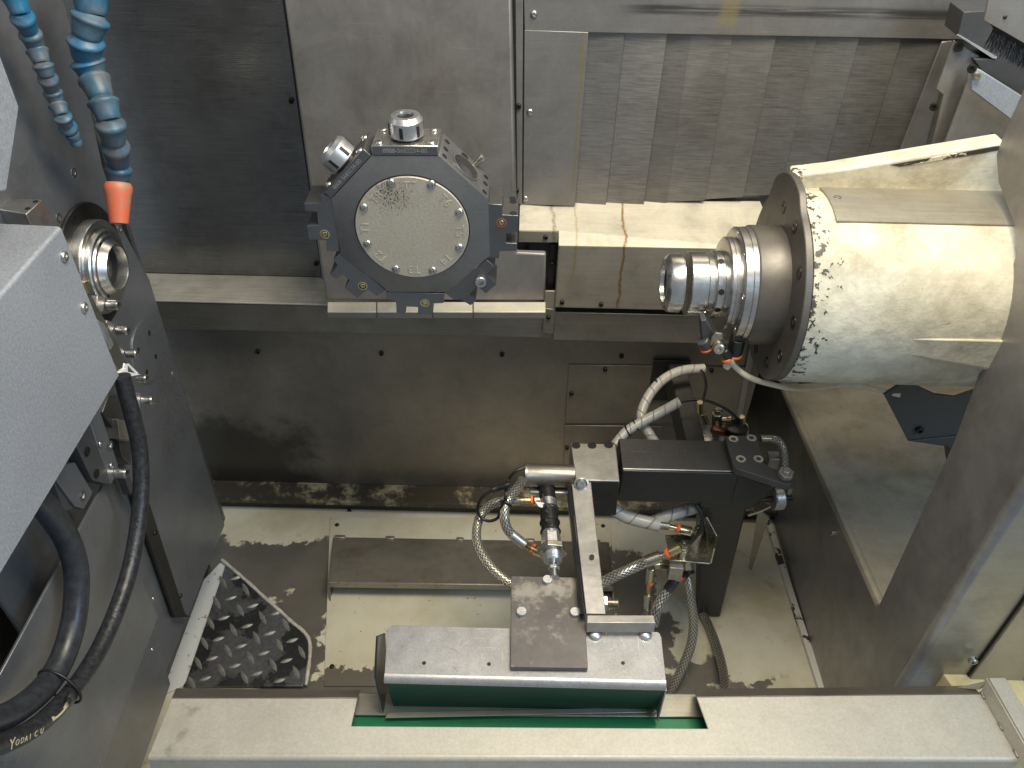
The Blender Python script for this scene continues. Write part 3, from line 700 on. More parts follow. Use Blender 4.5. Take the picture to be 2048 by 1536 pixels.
def side_frame(k):
    a = math.radians(45*k)+ROT; n = V(math.cos(a), 0, math.sin(a)); t = V(-n.z, 0, n.x)*(1 if k < 3 else 1)
    return V(ct.x, YT, ct.z)+n*AP, n, V(n.z, 0, -n.x)     # origin at middle of the flat, outward, along (clockwise)
Yd = V(0, 1, 0)
def live_holder(k, ang_txt):
    o, n, t = side_frame(k)
    hw = AP*math.tan(math.radians(22.5))*.985; hd = .052; th = .0125
    p = obj('tool_holder', MB().prism([o-t*hw+n*.0003, o+t*hw+n*.0003, o+t*hw+n*th, o-t*hw+n*th], Yd*hd), 'satin_steel' if k == 2 else 'holder_steel', tur, .001)
    # engraved front strip
    fp = obj('number_plate', MB().prism([o-t*(hw*.97)+n*.001-Yd*.0006, o+t*(hw*.97)+n*.001-Yd*.0006, o+t*(hw*.97)+n*(th-.001)-Yd*.0006, o-t*(hw*.97)+n*(th-.001)-Yd*.0006], Yd*.0012), 'holder_steel', p)
    text('engraved_number', '0008-5683234-00', .0076, frame(o+n*(th*.5)-Yd*.0009, t, n), 'engraving', fp, .0003)
    c = o+n*th+Yd*(hd*.5)
    obj('collet_collar', MB().lathe(c, n, [(0, .017), (.004, .017)], 40), 'black_steel', p)
    nut = MB().lathe(c+n*.003, n, [(0, .0202), (.0012, .0212), (.0195, .0212), (.0198, .0208), (.0242, .0182), (.0250, .0172), (.0252, .0110), (.022, .0100), (.006, .0095), (.006, 0)], 48)
    nu = obj('collet_nut', nut, 'nut_steel', p, 0, ang=28)
    e1 = n.cross(Yd).normalized(); e2 = n.cross(e1)
    for j in range(6):
        q = math.radians(60*j+20); dd = e1*math.cos(q)+e2*math.sin(q); tt = n.cross(dd)
        obj('spanner_slot', MB().obox(c+n*.0125+dd*.0206, dd*.0012, tt*.0024, n*.0072), 'dark_hole', nu, .0008)
    obj('collet_bore', MB().lathe(c+n*.0245, n, [(0, .0102), (.0006, .0102), (.0006, .0)], 30), 'dark_hole', nu)
    for su in (-1, 1):
        for sv in (.14, .86): bolt(p, o+n*th+t*(su*hw*.78)+Yd*(hd*sv), n, .0052, 'button', 'bolt_steel')
    return p
live_holder(2, 0); live_holder(3, 0)
# empty station at upper right: bore, six screw holes and a locating pin
o, n, t = side_frame(1)
cut = obj('cutter', MB().lathe(o+Yd*.030-n*.035, n, [(0, .0195), (.05, .0195)], 48), None, tur)
bmod = td_o.modifiers.new('bore', 'BOOLEAN'); bmod.object = cut; bmod.operation = 'DIFFERENCE'; bmod.solver = 'EXACT'
while td_o.modifiers[0].name != 'bore': td_o.modifiers.move(1, 0)
bpy.context.view_layer.update()
me_ = bpy.data.meshes.new_from_object(td_o.evaluated_get(bpy.context.evaluated_depsgraph_get()))
td_o.modifiers.clear(); td_o.data = me_; bpy.data.objects.remove(cut)
for p in me_.polygons: p.use_smooth = True
me_.set_sharp_from_angle(angle=math.radians(30))
obj('station_bore', MB().lathe(o+Yd*.030-n*.0355, n, [(0, .0193), (.020, .0193), (.020, 0)], 40), 'dark_hole', tur)
obj('station_bore_rim', MB().lathe(o+Yd*.030+n*.0003, n, [(0, .0212), (.0009, .0212), (.0009, .0195), (-.006, .0193)], 48, False), 'satin_steel', tur)
for u, v in ((-.034, .010), (-.034, .03), (-.034, .052), (.034, .010), (.034, .033), (.034, .052), (-.004, .056)): bolt(tur, o+n*.0002+t*u+Yd*v, n, .0040 if u != -.004 else .0058, 'hole', 'dark_hole', 'screw_hole')
obj('locating_pin', MB().lathe(o+t*.014+Yd*.058-n*.001, n, [(0, .0038), (.012, .0038), (.0125, .0048), (.0165, .0048), (.017, .0040), (.017, 0)], 24), 'nickel', tur)

# ================================================================== MAIN SPINDLE (left)
AY, AZ = .962, .846
ms = thing('main_spindle', 'polished stepped spindle nose in the left headstock wall', 'spindle', (XH, AY, AZ-.09))
A0 = V(XH, AY, AZ)
obj('mounting_flange', MB().lathe(A0, NX, [(.0005, .0895), (.003, .0895), (.0045, .088), (.0045, .0655), (.006, .065), (.006, .064)], 72), 'black_steel', ms)
obj('nose_ring', MB().lathe(A0, NX, [(.002, .066), (.017, .066), (.019, .0645), (.019, .056), (.016, .055), (.016, .052)], 72), 'satin_steel', ms)
obj('nose', MB().lathe(A0, NX, [(.004, .055), (.024, .053), (.026, .051), (.026, .046), (.0285, .0445), (.0285, .039), (.036, .034), (.038, .0325), (.038, .0300), (.036, .0292), (.0, .0285), (-.03, .0285), (-.03, 0)], 72), 'bright_steel', ms)
obj('draw_tube', MB().lathe(A0, NX, [(-.028, .0282), (.024, .0284), (.024, .0265), (-.027, .0255), (-.027, 0)], 48), 'dark_hole', ms)  # near-black colour gives the shade inside the spindle bore
for d_ in (35, 95, 155, 215, 275, 335):
    a = math.radians(d_); bolt(ms, A0+V(.0046, .077*math.cos(a), .077*math.sin(a)), NX, .0062, 'flat', 'bolt_black')
for d_ in (100, 220, 340):
    a = math.radians(d_); bolt(ms, A0+V(.0288, .0418*math.cos(a), .0418*math.sin(a)), NX, .0026, 'hole', 'dark_hole', 'screw_hole')

# ================================================================== OPPOSITE SPINDLE (right)
B0 = V(0, AY, AZ-.004)
K = 1.146/F
ss = thing('sub_spindle', 'cream painted cast spindle housing with polished collet nose', 'spindle', (.45, AY, AZ-.16))
def PXX(p, y=560): return PY(AY, p, y).x
x0 = PXX(1328, 556)
prof = [(0, .0265), (0, .0335), (.0045, .0390), (.0065, .0405), (.0225, .0412), (.0232, .0402), (.0240, .0402)]
cap_ = obj('collet_cap', MB().lathe(B0+V(x0, 0, 0), NX, [(.020, 0), (.020, .0225), (.002, .0262)]+prof, 64), 'bright_steel', ss)
obj('collet_bore', MB().lathe(B0+V(x0, 0, 0), NX, [(.0185, 0), (.0185, .0222), (.006, .0248), (.0055, .0252)], 48), 'dark_hole', cap_)
x1 = .2365
obj('key_ring', MB().lathe(B0+V(x1, 0, 0), NX, [(0, .040), (0, .0435), (.0012, .0447), (.023, .0447), (.0242, .0437), (.0242, .040)], 64), 'bright_steel', ss)
a = math.radians(212); dk = V(0, math.cos(a), math.sin(a))
obj('key', MB().obox(B0+V(x1+.0122, 0, 0)+dk*.0446, V(.0124, 0, 0), NX.cross(dk)*.0048, dk*.0012), 'satin_steel', ss, .0005)
x2 = .2605
obj('neck_ring', MB().lathe(B0+V(x2, 0, 0), NX, [(0, .038), (0, .0408), (.0135, .0408), (.0145, .0395), (.016, .0395), (.016, .038)], 64), 'satin_steel', ss)
x3 = .2700
hr = obj('holed_ring', MB().lathe(B0+V(x3, 0, 0), NX, [(0, .038), (0, .0455), (.0012, .0467), (.0105, .0467), (.0112, .0457), (.0119, .0467), (.018, .0467), (.018, .038)], 64), 'bright_steel', ss)
for d_ in (105, 160, 196, 230, 262):
    a = math.radians(d_); q = V(0, math.cos(a), math.sin(a)); bolt(hr, B0+V(x3+.0055, 0, 0)+q*.0468, q, .0042, 'hole', 'dark_hole', 'screw_hole')
x4 = .2880
fl = obj('front_disc', MB().lathe(B0+V(x4, 0, 0), NX, [(-.003, .047), (-.003, .064), (-.002, .0658), (.0015, .0662), (.002, .0652), (.003, .0652), (.0035, .0662), (.0075, .0662), (.008, .064), (.012, .064)], 72), 'satin_steel', ss)
x5 = .2985
ff = obj('bolted_flange', MB().lathe(B0+V(x5, 0, 0), NX, [(0, .062), (0, .0785), (.001, .080), (.009, .080), (.0095, .0788), (.0108, .0788), (.0113, .0805), (.0175, .0805), (.018, .079)], 80), 'satin_steel', ss)
for d_ in (75, 115, 160, 205, 250, 290, 330, 20):
    a = math.radians(d_); q = V(0, math.cos(a), math.sin(a)); bolt(ff, B0+V(x5-.0002, 0, 0)+q*.0722, -NX, .0048, 'flat', 'bolt_steel')
x6 = .3165; x7 = .3570
obj('spindle_barrel', MB().lathe(B0+V(x6, 0, 0), NX, [(-.002, .078), (0, .0815), (.002, .083), (x7-x6, .0835)], 80), 'cast_dark', ss)
# large dark flange with an ear at the top back
RH = .1335
def hex_out(): pass
fo = []
for k in range(96):
    a = 2*math.pi*k/96; fo.append((RH*math.cos(a), RH*math.sin(a)))
mf = MB(); outl = []
for k in range(96):
    a = math.radians(360*k/96); y, z = RH*math.cos(a), RH*math.sin(a)
    dga = math.degrees(a)
    if 38 < dga < 104: # ear
        s_ = min(1, (dga-38)/12, (104-dga)/10); rr = RH*(1+.16*s_*abs(math.sin(2*(a-math.radians(22)))) )
        y, z = rr*math.cos(a), rr*math.sin(a)
    outl.append((y, z))
XF = x7
mf.prism([B0+V(XF, y, z) for y, z in outl], V(.010, 0, 0))
fo_ = obj('end_flange', mf, 'cast_dark', ss, .0015)
for d_ in (72, 103, 138, 172, 207, 238, 268, 300, 340):
    a = math.radians(d_); q = V(0, math.cos(a), math.sin(a))*.109; bolt(fo_, B0+V(XF-.0002, 0, 0)+q, -NX, .0088, 'flat', 'bolt_black')
XC = XF+.010
hb = MB(); nx_ = 14; N = 96; vs = []; fs = []
for i in range(nx_+1):
    x = XC+.0005+(1.12-XC)*i/nx_
    g = 1.012 if i else 1.0
    for y, z in fo: vs.append(B0+V(x, y*g, z*g))
for i in range(nx_):
    for k in range(N): fs.append((i*N+k, i*N+(k+1) % N, (i+1)*N+(k+1) % N, (i+1)*N+k))
fs.append(tuple(range(N))); fs.append(tuple(nx_*N+k for k in range(N)))
hb.add(vs, fs); house = obj('housing', hb, 'cream_paint', ss, 0, ang=50)
# tapered fin running up to the right at the top, and the lower rib
def loft(name, secs, mat, parent, bev=.002):
    n = len(secs[0]); vs = [p for s in secs for p in s]; fs = [tuple(range(n)), tuple((len(secs)-1)*n+k for k in range(n))]
    for i in range(len(secs)-1):
        for k in range(n): fs.append((i*n+k, i*n+(k+1) % n, (i+1)*n+(k+1) % n, (i+1)*n+k))
    return obj(name, MB().add(vs, fs), mat, parent, bev)
YFn = AY+.05
ta, tb, tc_, td_ = PY(YFn, 1588, 350), PY(YFn, 1660, 342), PY(YFn, 2012, 284), PY(YFn, 2012, 400)
fin = obj('top_fin', MB().prism([ta, tb, tc_, td_, PY(YFn, 1640, 400), PY(YFn, 1588, 400)], V(0, .03, 0)), 'cream_paint', ss, .004, 3)
obj('worn_edge', MB().prism([PY(YFn-.0008, *p) for p in ((1780, 330), (1990, 293), (2004, 292), (2002, 300), (1960, 308), (1800, 334))], V(0, .003, 0)), 'cream_worn_edge', fin, .0006)
q0 = PY(.815, 1648, 668); q1 = PY(.80, 1968, 672); q2 = PY(.795, 1966, 722); q3 = PY(.80, 1640, 680)
rib = loft('lower_rib', [[PY(.838, 1625, 672), PY(.838, 1626, 682), PY(.90, 1626, 690), PY(.90, 1625, 664)],
                         [PY(.829, 1760, 674), PY(.829, 1762, 702), PY(.90, 1762, 712), PY(.90, 1760, 660)],
                         [PY(.818, 2200, 686), PY(.818, 2180, 775), PY(.90, 2180, 790), PY(.90, 2200, 660)]], 'cream_paint', ss, .003)
# grey sheet strip lying on the housing
sp = MB(); vs = []; fs = []
aa = [math.radians(a_) for a_ in (74, 80, 86, 92, 98, 104, 110)]
xa, xb = PXX(1655, 400), 1.05
for x_ in (xa, xb):
    for rr in (RH*1.012+.0005, RH*1.012+.003):
        for a in aa: vs.append(B0+V(x_, rr*math.cos(a), rr*math.sin(a)))
n_ = len(aa)
def idx(s, r, k): return (s*2+r)*n_+k
for k in range(n_-1):
    fs += [(idx(0, 1, k), idx(0, 1, k+1), idx(1, 1, k+1), idx(1, 1, k)), (idx(0, 0, k), idx(1, 0, k), idx(1, 0, k+1), idx(0, 0, k+1)), (idx(0, 0, k), idx(0, 0, k+1), idx(0, 1, k+1), idx(0, 1, k))]
fs += [(idx(0, 0, 0), idx(0, 1, 0), idx(1, 1, 0), idx(1, 0, 0)), (idx(0, 0, n_-1), idx(1, 0, n_-1), idx(1, 1, n_-1), idx(0, 1, n_-1))]
strip = obj('cover_strip', sp.add(vs, fs), 'sheet_block', ss)
a = math.radians(90); bolt(strip, B0+V(xa+.012, (RH*1.012+.003)*math.cos(a), (RH*1.012+.003)*math.sin(a)), V(0, math.cos(a), math.sin(a)), .0052, 'flat', 'bolt_steel')
# air fittings under the nose
fit = thing('air_fitting_cluster', 'small elbow air fittings with orange rings below the cream spindle nose', 'fitting', PY(.92, 1440, 700))
FY = .90
def fy(p, d=0): return PY(FY+d, *p)
obj('clip_plate', MB().prism([fy(p) for p in ((1402, 642), (1412, 640), (1428, 668), (1432, 684), (1416, 694), (1404, 680))], V(0, .02, 0)), 'bracket_black', fit, .0008)
obj('clip_plate', MB().prism([fy(p, -.008) for p in ((1424, 675), (1432, 666), (1445, 668), (1446, 678), (1432, 690), (1420, 692))], V(0, .003, 0)), 'sheet_side', fit, .0006)
obj('fitting_body', MB().cyl(fy((1432, 683), -.012), fy((1442, 700), -.02), .0068, 20, .001), 'brass', fit)
obj('fitting_end', MB().lathe(fy((1437, 696), -.024), V(0, -1, .3), [(0, .0072), (.005, .0072), (.006, .0055), (.006, .003), (.003, .003), (.003, 0)], 24), 'nickel', fit)
obj('fitting_body', MB().cyl(fy((1404, 680)), fy((1415, 694)), .009, 20, .001), 'bracket_black', fit)
obj('fitting_ring', MB().cyl(fy((1412, 694)), fy((1414, 698)), .0095, 24, .001), 'orange_ring', fit)
obj('fitting_body', MB().cyl(fy((1446, 700), -.012), fy((1458, 716), -.012), .0065, 20, .001), 'black_steel', fit)
obj('fitting_ring', MB().cyl(fy((1452, 715), -.012), fy((1456, 720), -.012), .0078, 24, .001), 'orange_ring', fit)
obj('elbow', MB().cyl(fy((1463, 676)), fy((1496, 676)), .0075, 20, .001), 'black_steel', fit)
obj('elbow', MB().cyl(fy((1476, 676)), fy((1469, 706)), .011, 20, .001), 'black_steel', fit)
obj('fitting_ring', MB().cyl(fy((1469, 706)), fy((1468, 711)), .0115, 24, .001), 'orange_ring', fit)
tube('plug', [fy((1467, 710)), fy((1460, 724)), fy((1452, 735))], .0052, 'plastic_cream', fit)
tag(tube('air_line', [fy((1458, 718), -.012), fy((1475, 738)), fy((1500, 755)), fy((1540, 768), .03), fy((1600, 778), .10), fy((1700, 770), .14), fy((1800, 790), .12)], .0042, 'plastic_cream'), 'cream plastic air line running under the cream spindle housing', 'air line')

# ================================================================== LEFT SIDE
gd = thing('guard_box', 'pale galvanised sheet guard box at the left edge', 'guard', (-.6, .6, .80))
GX = -.50
A_, B_, C_, D_ = PX(GX, 121, 453), PX(GX, 236, 753), PX(GX, 0, 1152), PX(GX, 0, 586)
y1, zt, zb = A_.y, A_.z, B_.z
obj('side_sheet', MB().prism([V(GX, y1, zt-.004), V(GX, y1, zb), V(GX, .30, zb-.002), V(GX, .30, zt-.004)], V(-.002, 0, 0)), 'galvanised', gd)
obj('top_sheet', MB().prism([V(GX-.004, y1, zt), V(GX-.20, y1+.004, zt+.003), V(GX-.20, .30, zt+.003), V(GX-.004, .30, zt)], V(0, 0, -.002)), 'galvanised', gd)
tube('fold', [V(GX-.0042, y1, zt-.0042), V(GX-.0042, .30, zt-.0042)], .0042, 'galvanised', gd, sub=0)
obj('rear_edge', MB().box((GX-.20, y1-.002, zb), (GX-.003, y1-.0002, zt-.003)), 'galvanised', gd)
for p in ((127, 513), (167, 615)): bolt(gd, PX(GX, *p), NX, .0066, 'button', 'bolt_steel')
uc = tag(obj('hanging_cover', MB().prism([PX(-.52, *p) for p in ((-60, 60), (0, 108), (39, 214), (34, 250), (14, 383), (-60, 395))], V(-.05, 0, 0)), 'galvanised', None, .002), 'pale grey cover edge beside the thin blue coolant hose', 'cover')
mb_ = thing('machined_block', 'small machined steel block with two screw holes above the guard', 'block', PX(-.56, 60, 440))
zt2 = PX(-.56, 86, 402).z
obj('block', MB().prism([PZ(zt2, *p) for p in ((-40, 396), (86, 398), (52, 428), (-40, 412))], V(0, 0, -.03)), 'satin_steel', mb_, .001)
for p in ((71, 403), (55, 417)): bolt(mb_, PZ(zt2+.0002, *p), (0, 0, 1), .003, 'hole', 'dark_hole', 'screw_hole')

# tooling stack between guard and headstock wall
ts = thing('gripper_block', 'stack of small steel clamp blocks and cap screws behind the guard', 'clamp', PX(-.57, 250, 900))
XT = -.565
def xb(name, pts, X, th, mat, bev=.0008): return obj(name, MB().prism([PX(X, *p) for p in pts], V(-th, 0, 0)), mat, ts, bev)
xb('jaw_bar', ((165, 575), (180, 585), (200, 622), (232, 680), (258, 735), (240, 745), (200, 690)), -.545, .02, 'satin_steel')
xb('clamp', ((195, 592), (212, 594), (206, 625), (194, 618)), -.552, .02, 'steel_worn')
xb('clamp', ((214, 640), (232, 648), (222, 668), (210, 660)), -.552, .02, 'steel_worn')
xb('clamp', ((233, 688), (250, 700), (244, 716), (232, 706)), -.555, .02, 'steel_worn')
xb('clamp', ((262, 782), (282, 786), (280, 822), (268, 816)), -.558, .02, 'steel_worn')
xb('jaw_tip', ((168, 565), (178, 562), (184, 580), (176, 588)), -.54, .01, 'brass')
xb('jaw_bar', ((196, 640), (208, 646), (228, 688), (222, 700)), -.54, .012, 'zinc')
xb('slide_block', ((218, 790), (245, 790), (262, 850), (240, 875), (205, 825)), -.558, .03, 'holder_steel')
xb('slide_block', ((235, 838), (256, 842), (262, 880), (240, 878)), -.55, .02, 'steel_worn')
xb('slide_block', ((238, 880), (262, 884), (262, 930), (244, 912)), -.556, .03, 'holder_steel')
xb('rail', ((180, 835), (207, 868), (232, 950), (222, 970), (185, 960), (152, 890)), -.552, .02, 'bracket_black')
xb('rail_face', ((178, 840), (200, 822), (240, 940), (222, 968)), -.5515, .002, 'sheet_head')
xb('rail', ((205, 815), (222, 850), (268, 975), (262, 990), (222, 880)), -.575, .012, 'bracket_black')
xb('foot_block', ((120, 930), (150, 925), (186, 985), (168, 1018), (150, 1012), (112, 960)), -.558, .02, 'sheet_head')
xb('foot_block', ((103, 950), (120, 945), (160, 1014), (128, 1022)), -.562, .03, 'bracket_black')
for p, X, r in (((216, 610), -.551, .007), ((235, 661), -.551, .007), ((255, 707), -.554, .0065), ((275, 757), -.556, .0065), ((286, 800), -.557, .007), ((232, 946), -.551, .0072)): bolt(ts, PX(X, *p), NX, r, 'cap', 'bolt_steel', h=2.2)
for p in ((175, 903), (194, 947)): bolt(ts, PX(-.5505, *p), NX, .0062, 'hole', 'dark_hole', 'screw_hole')
for p in ((221, 891), (166, 992)): bolt(ts, PX(-.5505 if p[0] > 200 else -.5575, *p), NX, .0068, 'flat', 'bolt_steel')
for p in ((200, 888), (222, 931)): bolt(ts, PX(-.5505, *p), NX, .0042, 'button', 'bolt_steel')
# white cable tie
zt_ = thing('cable_tie', 'white plastic cable tie at the corner of the guard', 'cable tie', PX(-.53, 255, 750))
def xw(name, pts, X, th, mat, par): return obj(name, MB().prism([PX(X, *p) for p in pts], V(-th, 0, 0)), mat, par, .0006)
xw('tie_head', ((240, 745), (252, 736), (258, 748), (252, 758), (242, 757)), -.528, .006, 'plastic_white', zt_)
xw('tie_tail', ((252, 742), (258, 744), (283, 749), (262, 753), (250, 752)), -.529, .002, 'plastic_white', zt_)
xw('tie_strap', ((249, 726), (256, 730), (256, 745), (246, 742)), -.53, .002, 'plastic_white', zt_)
xw('tie_strap', ((254, 728), (258, 727), (278, 747), (272, 748)), -.531, .002, 'plastic_white', zt_)

# black hoses
XH2 = -.515
h1 = thing('rubber_hose', 'thick smooth black rubber hose curving at lower left', 'hose', PX(XH2, 60, 1400), 'black hoses on the left')
P1 = [PX(-.535, *p) for p in ((60, 985), (95, 1020), (132, 1074), (151, 1132), (153, 1190), (145, 1252), (124, 1318), (91, 1372), (45, 1413), (0, 1438), (-70, 1462))]
tube('hose_body', P1, .0145, 'rubber', h1, n=20)
h2 = thing('rubber_hose', 'thinner wrinkled black hose hanging from the white cable tie', 'hose', PX(XH2, 160, 1370), 'black hoses on the left')
P2 = [PX(-.515, *p) for p in ((244, 752), (252, 785), (263, 824), (277, 884), (282, 945), (281, 1000), (277, 1040), (270, 1088), (257, 1148), (232, 1223), (199, 1297), (161, 1359), (124, 1405), (75, 1450), (25, 1479), (-60, 1512))]
tube('hose_body', P2, .0108, 'rubber_worn', h2, n=20)
# printed gold band and lettering on the hose, facing the room
def on_hose(px, py, X, r, up):
    c = PX(X, px, py); v = (CAM-c).normalized(); return c+v*r
def print_char(ch, p, q, size, lift=.0109):
    a_, b_ = PX(-.515, *p), PX(-.515, *q); c = (a_+b_)/2; d = (b_-a_).normalized(); v = (CAM-c); v = (v-d*v.dot(d)).normalized()
    s = v.cross(d); n_ = (v*.86-s*.51).normalized()
    text('printed_letter', ch, size, frame(c+n_*lift, d, n_.cross(d)), 'print_gold', h2, .0003)
line = [(3, 1494), (14, 1490), (24, 1486), (32, 1483), (40, 1479), (52, 1473), (64, 1467), (76, 1460)]
for ch, p, sz in zip('YODAICU', line, (.016, .0085, .0085, .0085, .0085, .0085, .0085)):
    print_char(ch, (p[0]-3, p[1]-5), (p[0]+3, p[1]-8), sz)
def band(p, q):
    pts_ = []
    for k in range(7):
        t_ = k/6; c = PX(-.515, p[0]+(q[0]-p[0])*t_, p[1]+(q[1]-p[1])*t_+3*math.sin(math.pi*t_)); d = (PX(-.515, *q)-PX(-.515, *p)).normalized()
        v = (CAM-c); v = (v-d*v.dot(d)).normalized(); s = v.cross(d)
        for an in (15, 25, 35, 45): 
            al = math.radians(an); pts_.append(c+(v*math.cos(al)-s*math.sin(al))*.0110)
    fs = [(i*4+j, i*4+j+1, (i+1)*4+j+1, (i+1)*4+j) for i in range(6) for j in range(3)]
    obj('printed_band', MB().add(pts_, fs), 'print_gold', h2)
band((86, 1442), (118, 1411))
ct_ = thing('cable_tie', 'black cable tie binding the two black hoses together', 'cable tie', PX(-.51, 110, 1390))
c1, c2 = PX(-.535, 100, 1358), PX(-.515, 140, 1388); d1 = (PX(-.535, 91, 1372)-PX(-.535, 124, 1318)).normalized()
loop = []; cen = (c1+c2)/2; sdir = (c2-c1).normalized(); ndir = d1.cross(sdir).normalized()
for k in range(25):
    a = 2*math.pi*k/24; loop.append(cen+sdir*(.0285*math.cos(a))+ndir*(.0170*math.sin(a)))
tube('tie_strap', loop, .0017, 'plastic_black', ct_, n=8, sub=2)
obj('tie_head', MB().obox(PX(-.5, 139, 1393), V(0, .004, 0), V(.003, 0, 0), V(0, 0, .005)), 'plastic_black', ct_, .001)

# jointed coolant hoses
def loc_hose(t, pts, rs, mat_fn, taper_to=None):
    n = len(pts)-1
    for i in range(n):
        a_, b_ = Vector(pts[i]), Vector(pts[i+1]); L = (b_-a_).length; r = rs[i]; d = (b_-a_)/L
        prof = [(-.10*L, r*.66), (.02*L, r*.80), (.10*L, r*.98), (.16*L, r*1.08), (.26*L, r*1.10), (.32*L, r*1.03), (.55*L, r*.92), (.86*L, r*.84), (.97*L, r*.80), (1.04*L, r*.72)]
        obj('hose_segment', MB().lathe(a_, d, prof, 28), mat_fn(i), t, 0, ang=50)
XB = -.52
big_pts = [(172, -75), (178, -25), (183, 28), (172, 74), (172, 118), (186, 152), (203, 196), (219, 240), (229, 285), (237, 330), (236, 368)]
lh = thing('coolant_hose', 'large blue jointed coolant hose with orange nozzle', 'coolant hose', PX(XB, 236, 445), 'jointed coolant hoses')
BP = [PX(XB+.012*math.sin(i*1.1), *p) for i, p in enumerate(big_pts)]
loc_hose(lh, BP, [.0202, .0202, .0200, .0196, .0190, .0178, .0172, .0168, .0163, .0158], lambda i: 'blue_plastic' if i < 5 else 'blue_grey')
na, nb = PX(XB, 236, 366), PX(XB, 238, 447); L = (nb-na).length
obj('nozzle', MB().lathe(na, nb-na, [(0, .0150), (.004, .0172), (.010, .0172), (.3*L, .0158), (L*.97, .0116), (L, .0112), (L, .0094), (L*.6, .0094), (L*.6, 0)], 32), 'orange_plastic', lh)
sm_pts = [(28, -12), (42, 28), (58, 62), (72, 96), (84, 126), (94, 152), (104, 180), (114, 206), (124, 230), (133, 250), (146, 272)]
sh_ = thing('coolant_hose', 'thin blue jointed coolant hose in front of the headstock wall', 'coolant hose', PX(-.55, 150, 285), 'jointed coolant hoses')
SP = [PX(-.552+.004*math.sin(i*1.7), *p) for i, p in enumerate(sm_pts)]
loc_hose(sh_, SP, [.0125, .012, .0116, .0112, .0108, .0104, .0102, .0100, .0100, .0100], lambda i: 'blue_plastic' if i in (0, 1, 9) else 'blue_grey')
na, nb = PX(-.55, 144, 268), PX(-.55, 154, 289); L = (nb-na).length
obj('nozzle', MB().lathe(na, nb-na, [(0, .0085), (.3*L, .0082), (.55*L, .0062), (.8*L, .0072), (L, .0066), (L, .003), (L*.7, .003), (L*.7, 0)], 24), 'blue_plastic', sh_)

# diamond tread plate
tp_ = thing('tread_plate', 'dark diamond tread plate on the tray floor at left', 'tread plate', PZ(.0, 480, 1280))
zp = .010
poly = [(452, 1128), (606, 1262), (621, 1290), (606, 1372), (366, 1372), (372, 1362)]
PW = [PZ(zp, *p) for p in poly]
obj('plate', MB().prism(PW, V(0, 0, -.006)), 'tread_plate', tp_, .0006)
def inside(x, y, P):
    c = False
    for i in range(len(P)):
        (x1, y1_), (x2, y2) = P[i], P[i-1]
        if (y1_ > y) != (y2 > y) and x < (x2-x1)*(y-y1_)/(y2-y1_)+x1: c = not c
    return c
def lug(cx, cy, dx, dy):
    a_, b_ = PZ(zp, 300+(cx-dx)/2.416, 900+(cy-dy)/2.416), PZ(zp, 300+(cx+dx)/2.416, 900+(cy+dy)/2.416)
    c = (a_+b_)/2; d = (b_-a_); L = d.length/2; d.normalize(); s = V(-d.y, d.x, 0); ww = .0046; h = .0022
    ring = [c-d*L, c-d*(L*.5)-s*ww*.8, c-s*ww, c+d*(L*.5)-s*ww*.8, c+d*L, c+d*(L*.5)+s*ww*.8, c+s*ww, c-d*(L*.5)+s*ww*.8]
    rid = [c-d*(L*.55)+V(0, 0, h), c+V(0, 0, h*1.15), c+d*(L*.55)+V(0, 0, h)]
    fs = [(0, 1, 8), (1, 2, 9, 8), (2, 3, 10, 9), (3, 4, 10), (4, 5, 10), (5, 6, 9, 10), (6, 7, 8, 9), (7, 0, 8)]
    obj('tread_lug', MB().add(ring+rid, fs), 'tread_lug', tp_)
zpoly = [((x-300)*2.416, (y-900)*2.416) for x, y in poly]
cx0 = sum(p[0] for p in zpoly)/6; cy0 = sum(p[1] for p in zpoly)/6
zshr = [(cx0+(x-cx0)*.93, cy0+(y-cy0)*.95) for x, y in zpoly]
for i in range(-8, 9):
    for j in range(-8, 9):
        hx, hy = 418+110*i-30*j, 620+35*i+97*j
        j1, j2 = random.uniform(-3, 3), random.uniform(-3, 3)
        if inside(hx, hy, zshr): lug(hx+j1, hy+j2, 31, -10)
        if inside(hx+47, hy+57, zshr): lug(hx+47+j1, hy+57+j2, 17, 33)
wl = [PZ(.011, *p) for p in ((444, 1120), (470, 1142), (500, 1168), (530, 1196), (560, 1222), (585, 1245), (606, 1262), (618, 1280), (620, 1310), (612, 1370))]
wb = MB(); 
tube('edge_bead', wl, .0042, 'bead', tp_, n=10, sub=5, radii=lambda t: .0038+.0004*math.sin(t*61)+.0003*math.sin(t*143))

# splash deflector on the floor
df = thing('floor_deflector', 'long bent sheet deflector lying on the tray floor behind the tray', 'deflector', PZ(0, 930, 1130))
da, db_ = PZ(.004, 668, 1074), PZ(.004, 1216, 1084)
dc, dd_ = PZ(.05, 657, 1164), PZ(.05, 1226, 1172)
obj('sloping_sheet', MB().prism([da, db_, dd_, dc], V(0, .001, -.003)), 'deflector', df, .001)
obj('front_fold', MB().prism([dc+V(0, -.001, -.001), dd_+V(0, -.001, -.001), dd_+V(0, -.004, -.014), dc+V(0, -.004, -.014)], V(0, .003, 0)), 'deflector', df, .001)
obj('end_cheek', MB().prism([da, dc+V(0, 0, -.002), dc+V(.002, -.016, -.050), dc+V(.004, .02, -.049)], V(-.002, 0, 0)), 'deflector', df, .0005)
obj('end_cheek', MB().prism([db_, dd_+V(0, 0, -.002), dd_+V(0, -.012, -.047), dd_+V(0, .02, -.047)], V(.002, 0, 0)), 'deflector', df, .0005)
for px_ in (680, 780, 920, 1060, 1190):
    q = PZ(.006, px_, 1074+ (px_-668)*.018); obj('weld_tack', MB().obox(q, V(random.uniform(.008, .014), 0, 0), V(0, .005, 0), V(0, 0, .003)), 'weld', df, .0024)

